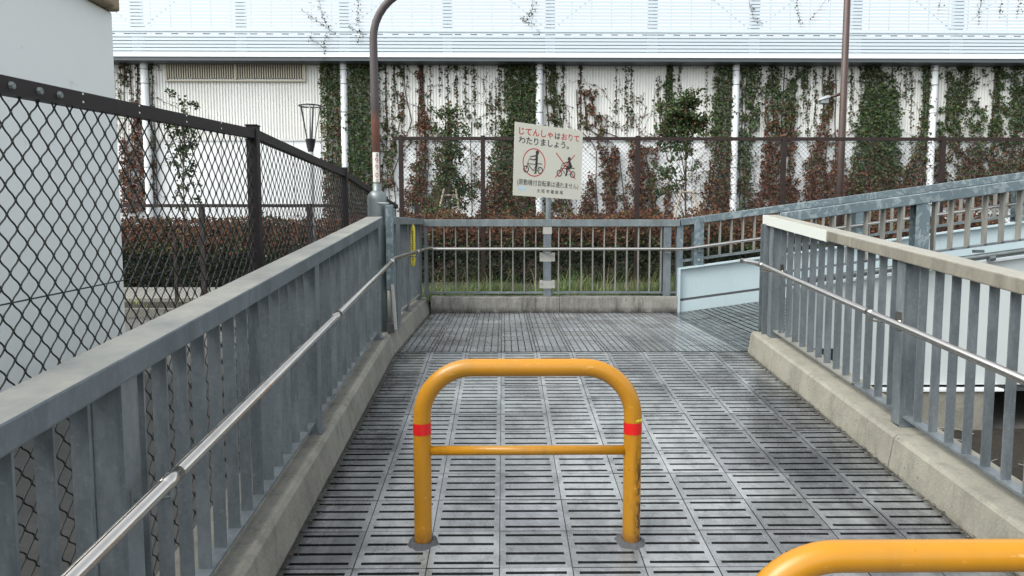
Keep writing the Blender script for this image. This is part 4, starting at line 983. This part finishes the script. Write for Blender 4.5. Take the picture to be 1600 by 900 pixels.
tree('small dark conifer-like tree behind the first bays of the tall fence', 702, T1, 350, 160, [(703,180,12,14,.5),(705,205,16,18,.9),(702,235,14,18,.8),(698,265,18,20,1.0),(706,295,26,20,1.1),(690,315,26,20,.8),(735,285,14,18,.2)], 560, 42, .08, (.05,.10), tr=.035)
tree('staked young tree with a rounded green crown right of the sign', 1072, T1, 350, 155, [(1076,168,16,16,1.3),(1062,185,18,16,1.0),(1088,190,16,14,.9),(1072,205,22,14,.8),(1045,185,16,24,.8),(1062,230,18,16,.5),(1050,260,26,18,.4),(1040,285,20,20,.4)], 600, 43, .05, (.06,.11), tr=.033)
def stakes(label, px, l, r, py, pyb, crossy):
    s = thing('tree_stakes', label, 'tree stakes', tuple(at(px, pyb, T1-.3)), 'stake sets of the young trees')
    for q, dx_ in ((px-6, l), (px+12, r)):
        b = MB(); a = at(q, py, T1-.3); c = at(dx_, pyb, T1-.5); b.tube([a, c], .028, 8); b.build('stake', M['stake'], s)
    b = MB(); b.tube([at(px-9, crossy, T1-.3), at(px+16, crossy, T1-.3)], .022, 8); b.build('crosspiece', M['stake'], s)
stakes('pale stakes propping the staked young tree right of the sign', 1070, 1053, 1098, 298, 345, 300)
stakes('pale stakes propping the dark conifer-like tree left of the sign', 700, 682, 720, 295, 345, 305)

def hedge(label, x0, x1, ya, yb, z0, z1, n, seed, redtop=.85, size=(.05,.11)):
    rnd = random.Random(seed); b = MB(); w_ = MB()
    nb = int((x1-x0)*7)
    for k in range(n):
        x = rnd.uniform(x0, x1); t = rnd.random()**.85
        topz = z1-.03+.24*noise.noise(Vector((x*1.4, seed, 0)))+.17*noise.noise(Vector((x*4.5, seed, 5)))
        z = z0+(topz-z0)*t+rnd.gauss(0,.03); y = ya+abs(rnd.gauss(0, .16))+(.10*noise.noise(Vector((x*2, z*2, 1))))+(rnd.uniform(0, yb-ya) if t > .8 or rnd.random() < .25 else 0)
        d = noise.noise(Vector((x*2.3, z*3.1, seed+4)))
        if d < -.28 and t > .62 and rnd.random() < .6: continue
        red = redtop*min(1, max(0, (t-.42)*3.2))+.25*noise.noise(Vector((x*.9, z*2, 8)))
        leaf(b, Vector((x, y, z)), Vector((rnd.gauss(0,.7), -1+rnd.gauss(0,.4), rnd.gauss(.5,.6))), rnd.uniform(*size), leafcol(rnd, max(0, red), t < .5 or redtop < 0, RUST), rnd)  # lower leaves dark green, coloured darker still to stand in for shade
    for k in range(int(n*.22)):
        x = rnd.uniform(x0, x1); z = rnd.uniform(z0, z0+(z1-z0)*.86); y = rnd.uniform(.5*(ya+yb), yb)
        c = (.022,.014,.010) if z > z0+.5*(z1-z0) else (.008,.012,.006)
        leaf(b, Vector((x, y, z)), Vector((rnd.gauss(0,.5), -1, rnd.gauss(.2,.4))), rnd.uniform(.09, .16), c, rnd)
    for k in range(nb):
        x = rnd.uniform(x0, x1); y = rnd.uniform(ya+.1, yb); w_.tube([(x, y, z0-.1), (x+rnd.uniform(-.1,.1), y, z0+.5*(z1-z0)), (x+rnd.uniform(-.2,.2), y-.05, z1-rnd.uniform(-.14,.25))], [.012,.009,.004], 4)
    o = b.build('hedge', M['leaf']); tag(o, label, 'hedge', 'clipped hedges turning red'); w_.build('stem', M['vine'], o); return o
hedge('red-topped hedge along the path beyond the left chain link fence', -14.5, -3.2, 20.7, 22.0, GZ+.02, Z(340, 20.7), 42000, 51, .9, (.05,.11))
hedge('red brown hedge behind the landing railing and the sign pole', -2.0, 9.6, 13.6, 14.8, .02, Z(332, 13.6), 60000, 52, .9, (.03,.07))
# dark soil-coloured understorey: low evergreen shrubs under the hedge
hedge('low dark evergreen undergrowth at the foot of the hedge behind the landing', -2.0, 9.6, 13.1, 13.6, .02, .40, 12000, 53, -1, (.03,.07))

# grass tufts
rnd = random.Random(61); b = MB()
def blade(b, p, h, lean, w_, col):
    d = Vector((lean[0], lean[1], 0)); sd_ = Vector((-lean[1], lean[0], 0)); sd_ = sd_.normalized()*w_ if sd_.length > 1e-4 else Vector((w_, 0, 0))
    pr = None
    for k in range(4):
        t = k/3; c = p+Vector((0,0,h*(t-.25*t*t*(d.length/h if h else 0))))+d*t*t; ww = sd_*(1-t)*.9
        if pr: n = len(b.v); b.v += [tuple(pr[0]), tuple(pr[1]), tuple(c+ww), tuple(c-ww)]; b.f.append((n, n+1, n+2, n+3)); b.c.append(col)
        pr = (c-ww, c+ww)
for k in range(30000):
    x = rnd.uniform(-1.1, 7.5); y = 9.36+rnd.random()**1.5*1.5
    g_ = noise.noise(Vector((x*1.4, y*1.2, 2))); 
    if g_ < rnd.uniform(-.6, .3): continue
    tall = rnd.random() < .08
    h = rnd.uniform(.07, .22)*(1.15+1.8*max(0, g_)) if not tall else rnd.uniform(.28, .55)
    a = rnd.uniform(0, 6.28); q = rnd.uniform(.3, 1.1)*h
    r_ = rnd.random()
    col = (.26,.23,.12) if (tall and r_ < .5) or r_ < .14 else rnd.choice([(.045,.11,.025),(.07,.17,.04),(.09,.20,.05),(.035,.08,.02),(.13,.20,.07),(.20,.22,.12)])
    blade(b, Vector((x, y, bz(x, y)-.01)), h, (q*math.cos(a), q*math.sin(a)), rnd.uniform(.002, .0045), col)
for k in range(1500):
    x = rnd.uniform(-13, -2.6); y = rnd.uniform(14.55, 16.4)
    if noise.noise(Vector((x*.9, y, 7))) < .05: continue
    a = rnd.uniform(0, 6.28); h = rnd.uniform(.08, .25)
    blade(b, Vector((x, y, GZ+.07)), h, (.4*h*math.cos(a), .4*h*math.sin(a)), rnd.uniform(.006, .014), rnd.choice([(.30,.30,.05),(.16,.20,.05),(.10,.13,.04),(.22,.19,.08)]))
tag(b.build('grass', M['leaf']), 'green and straw coloured grass growing behind the kerbs', 'grass', kind='stuff')
# loose weeds under the right railing (street level)
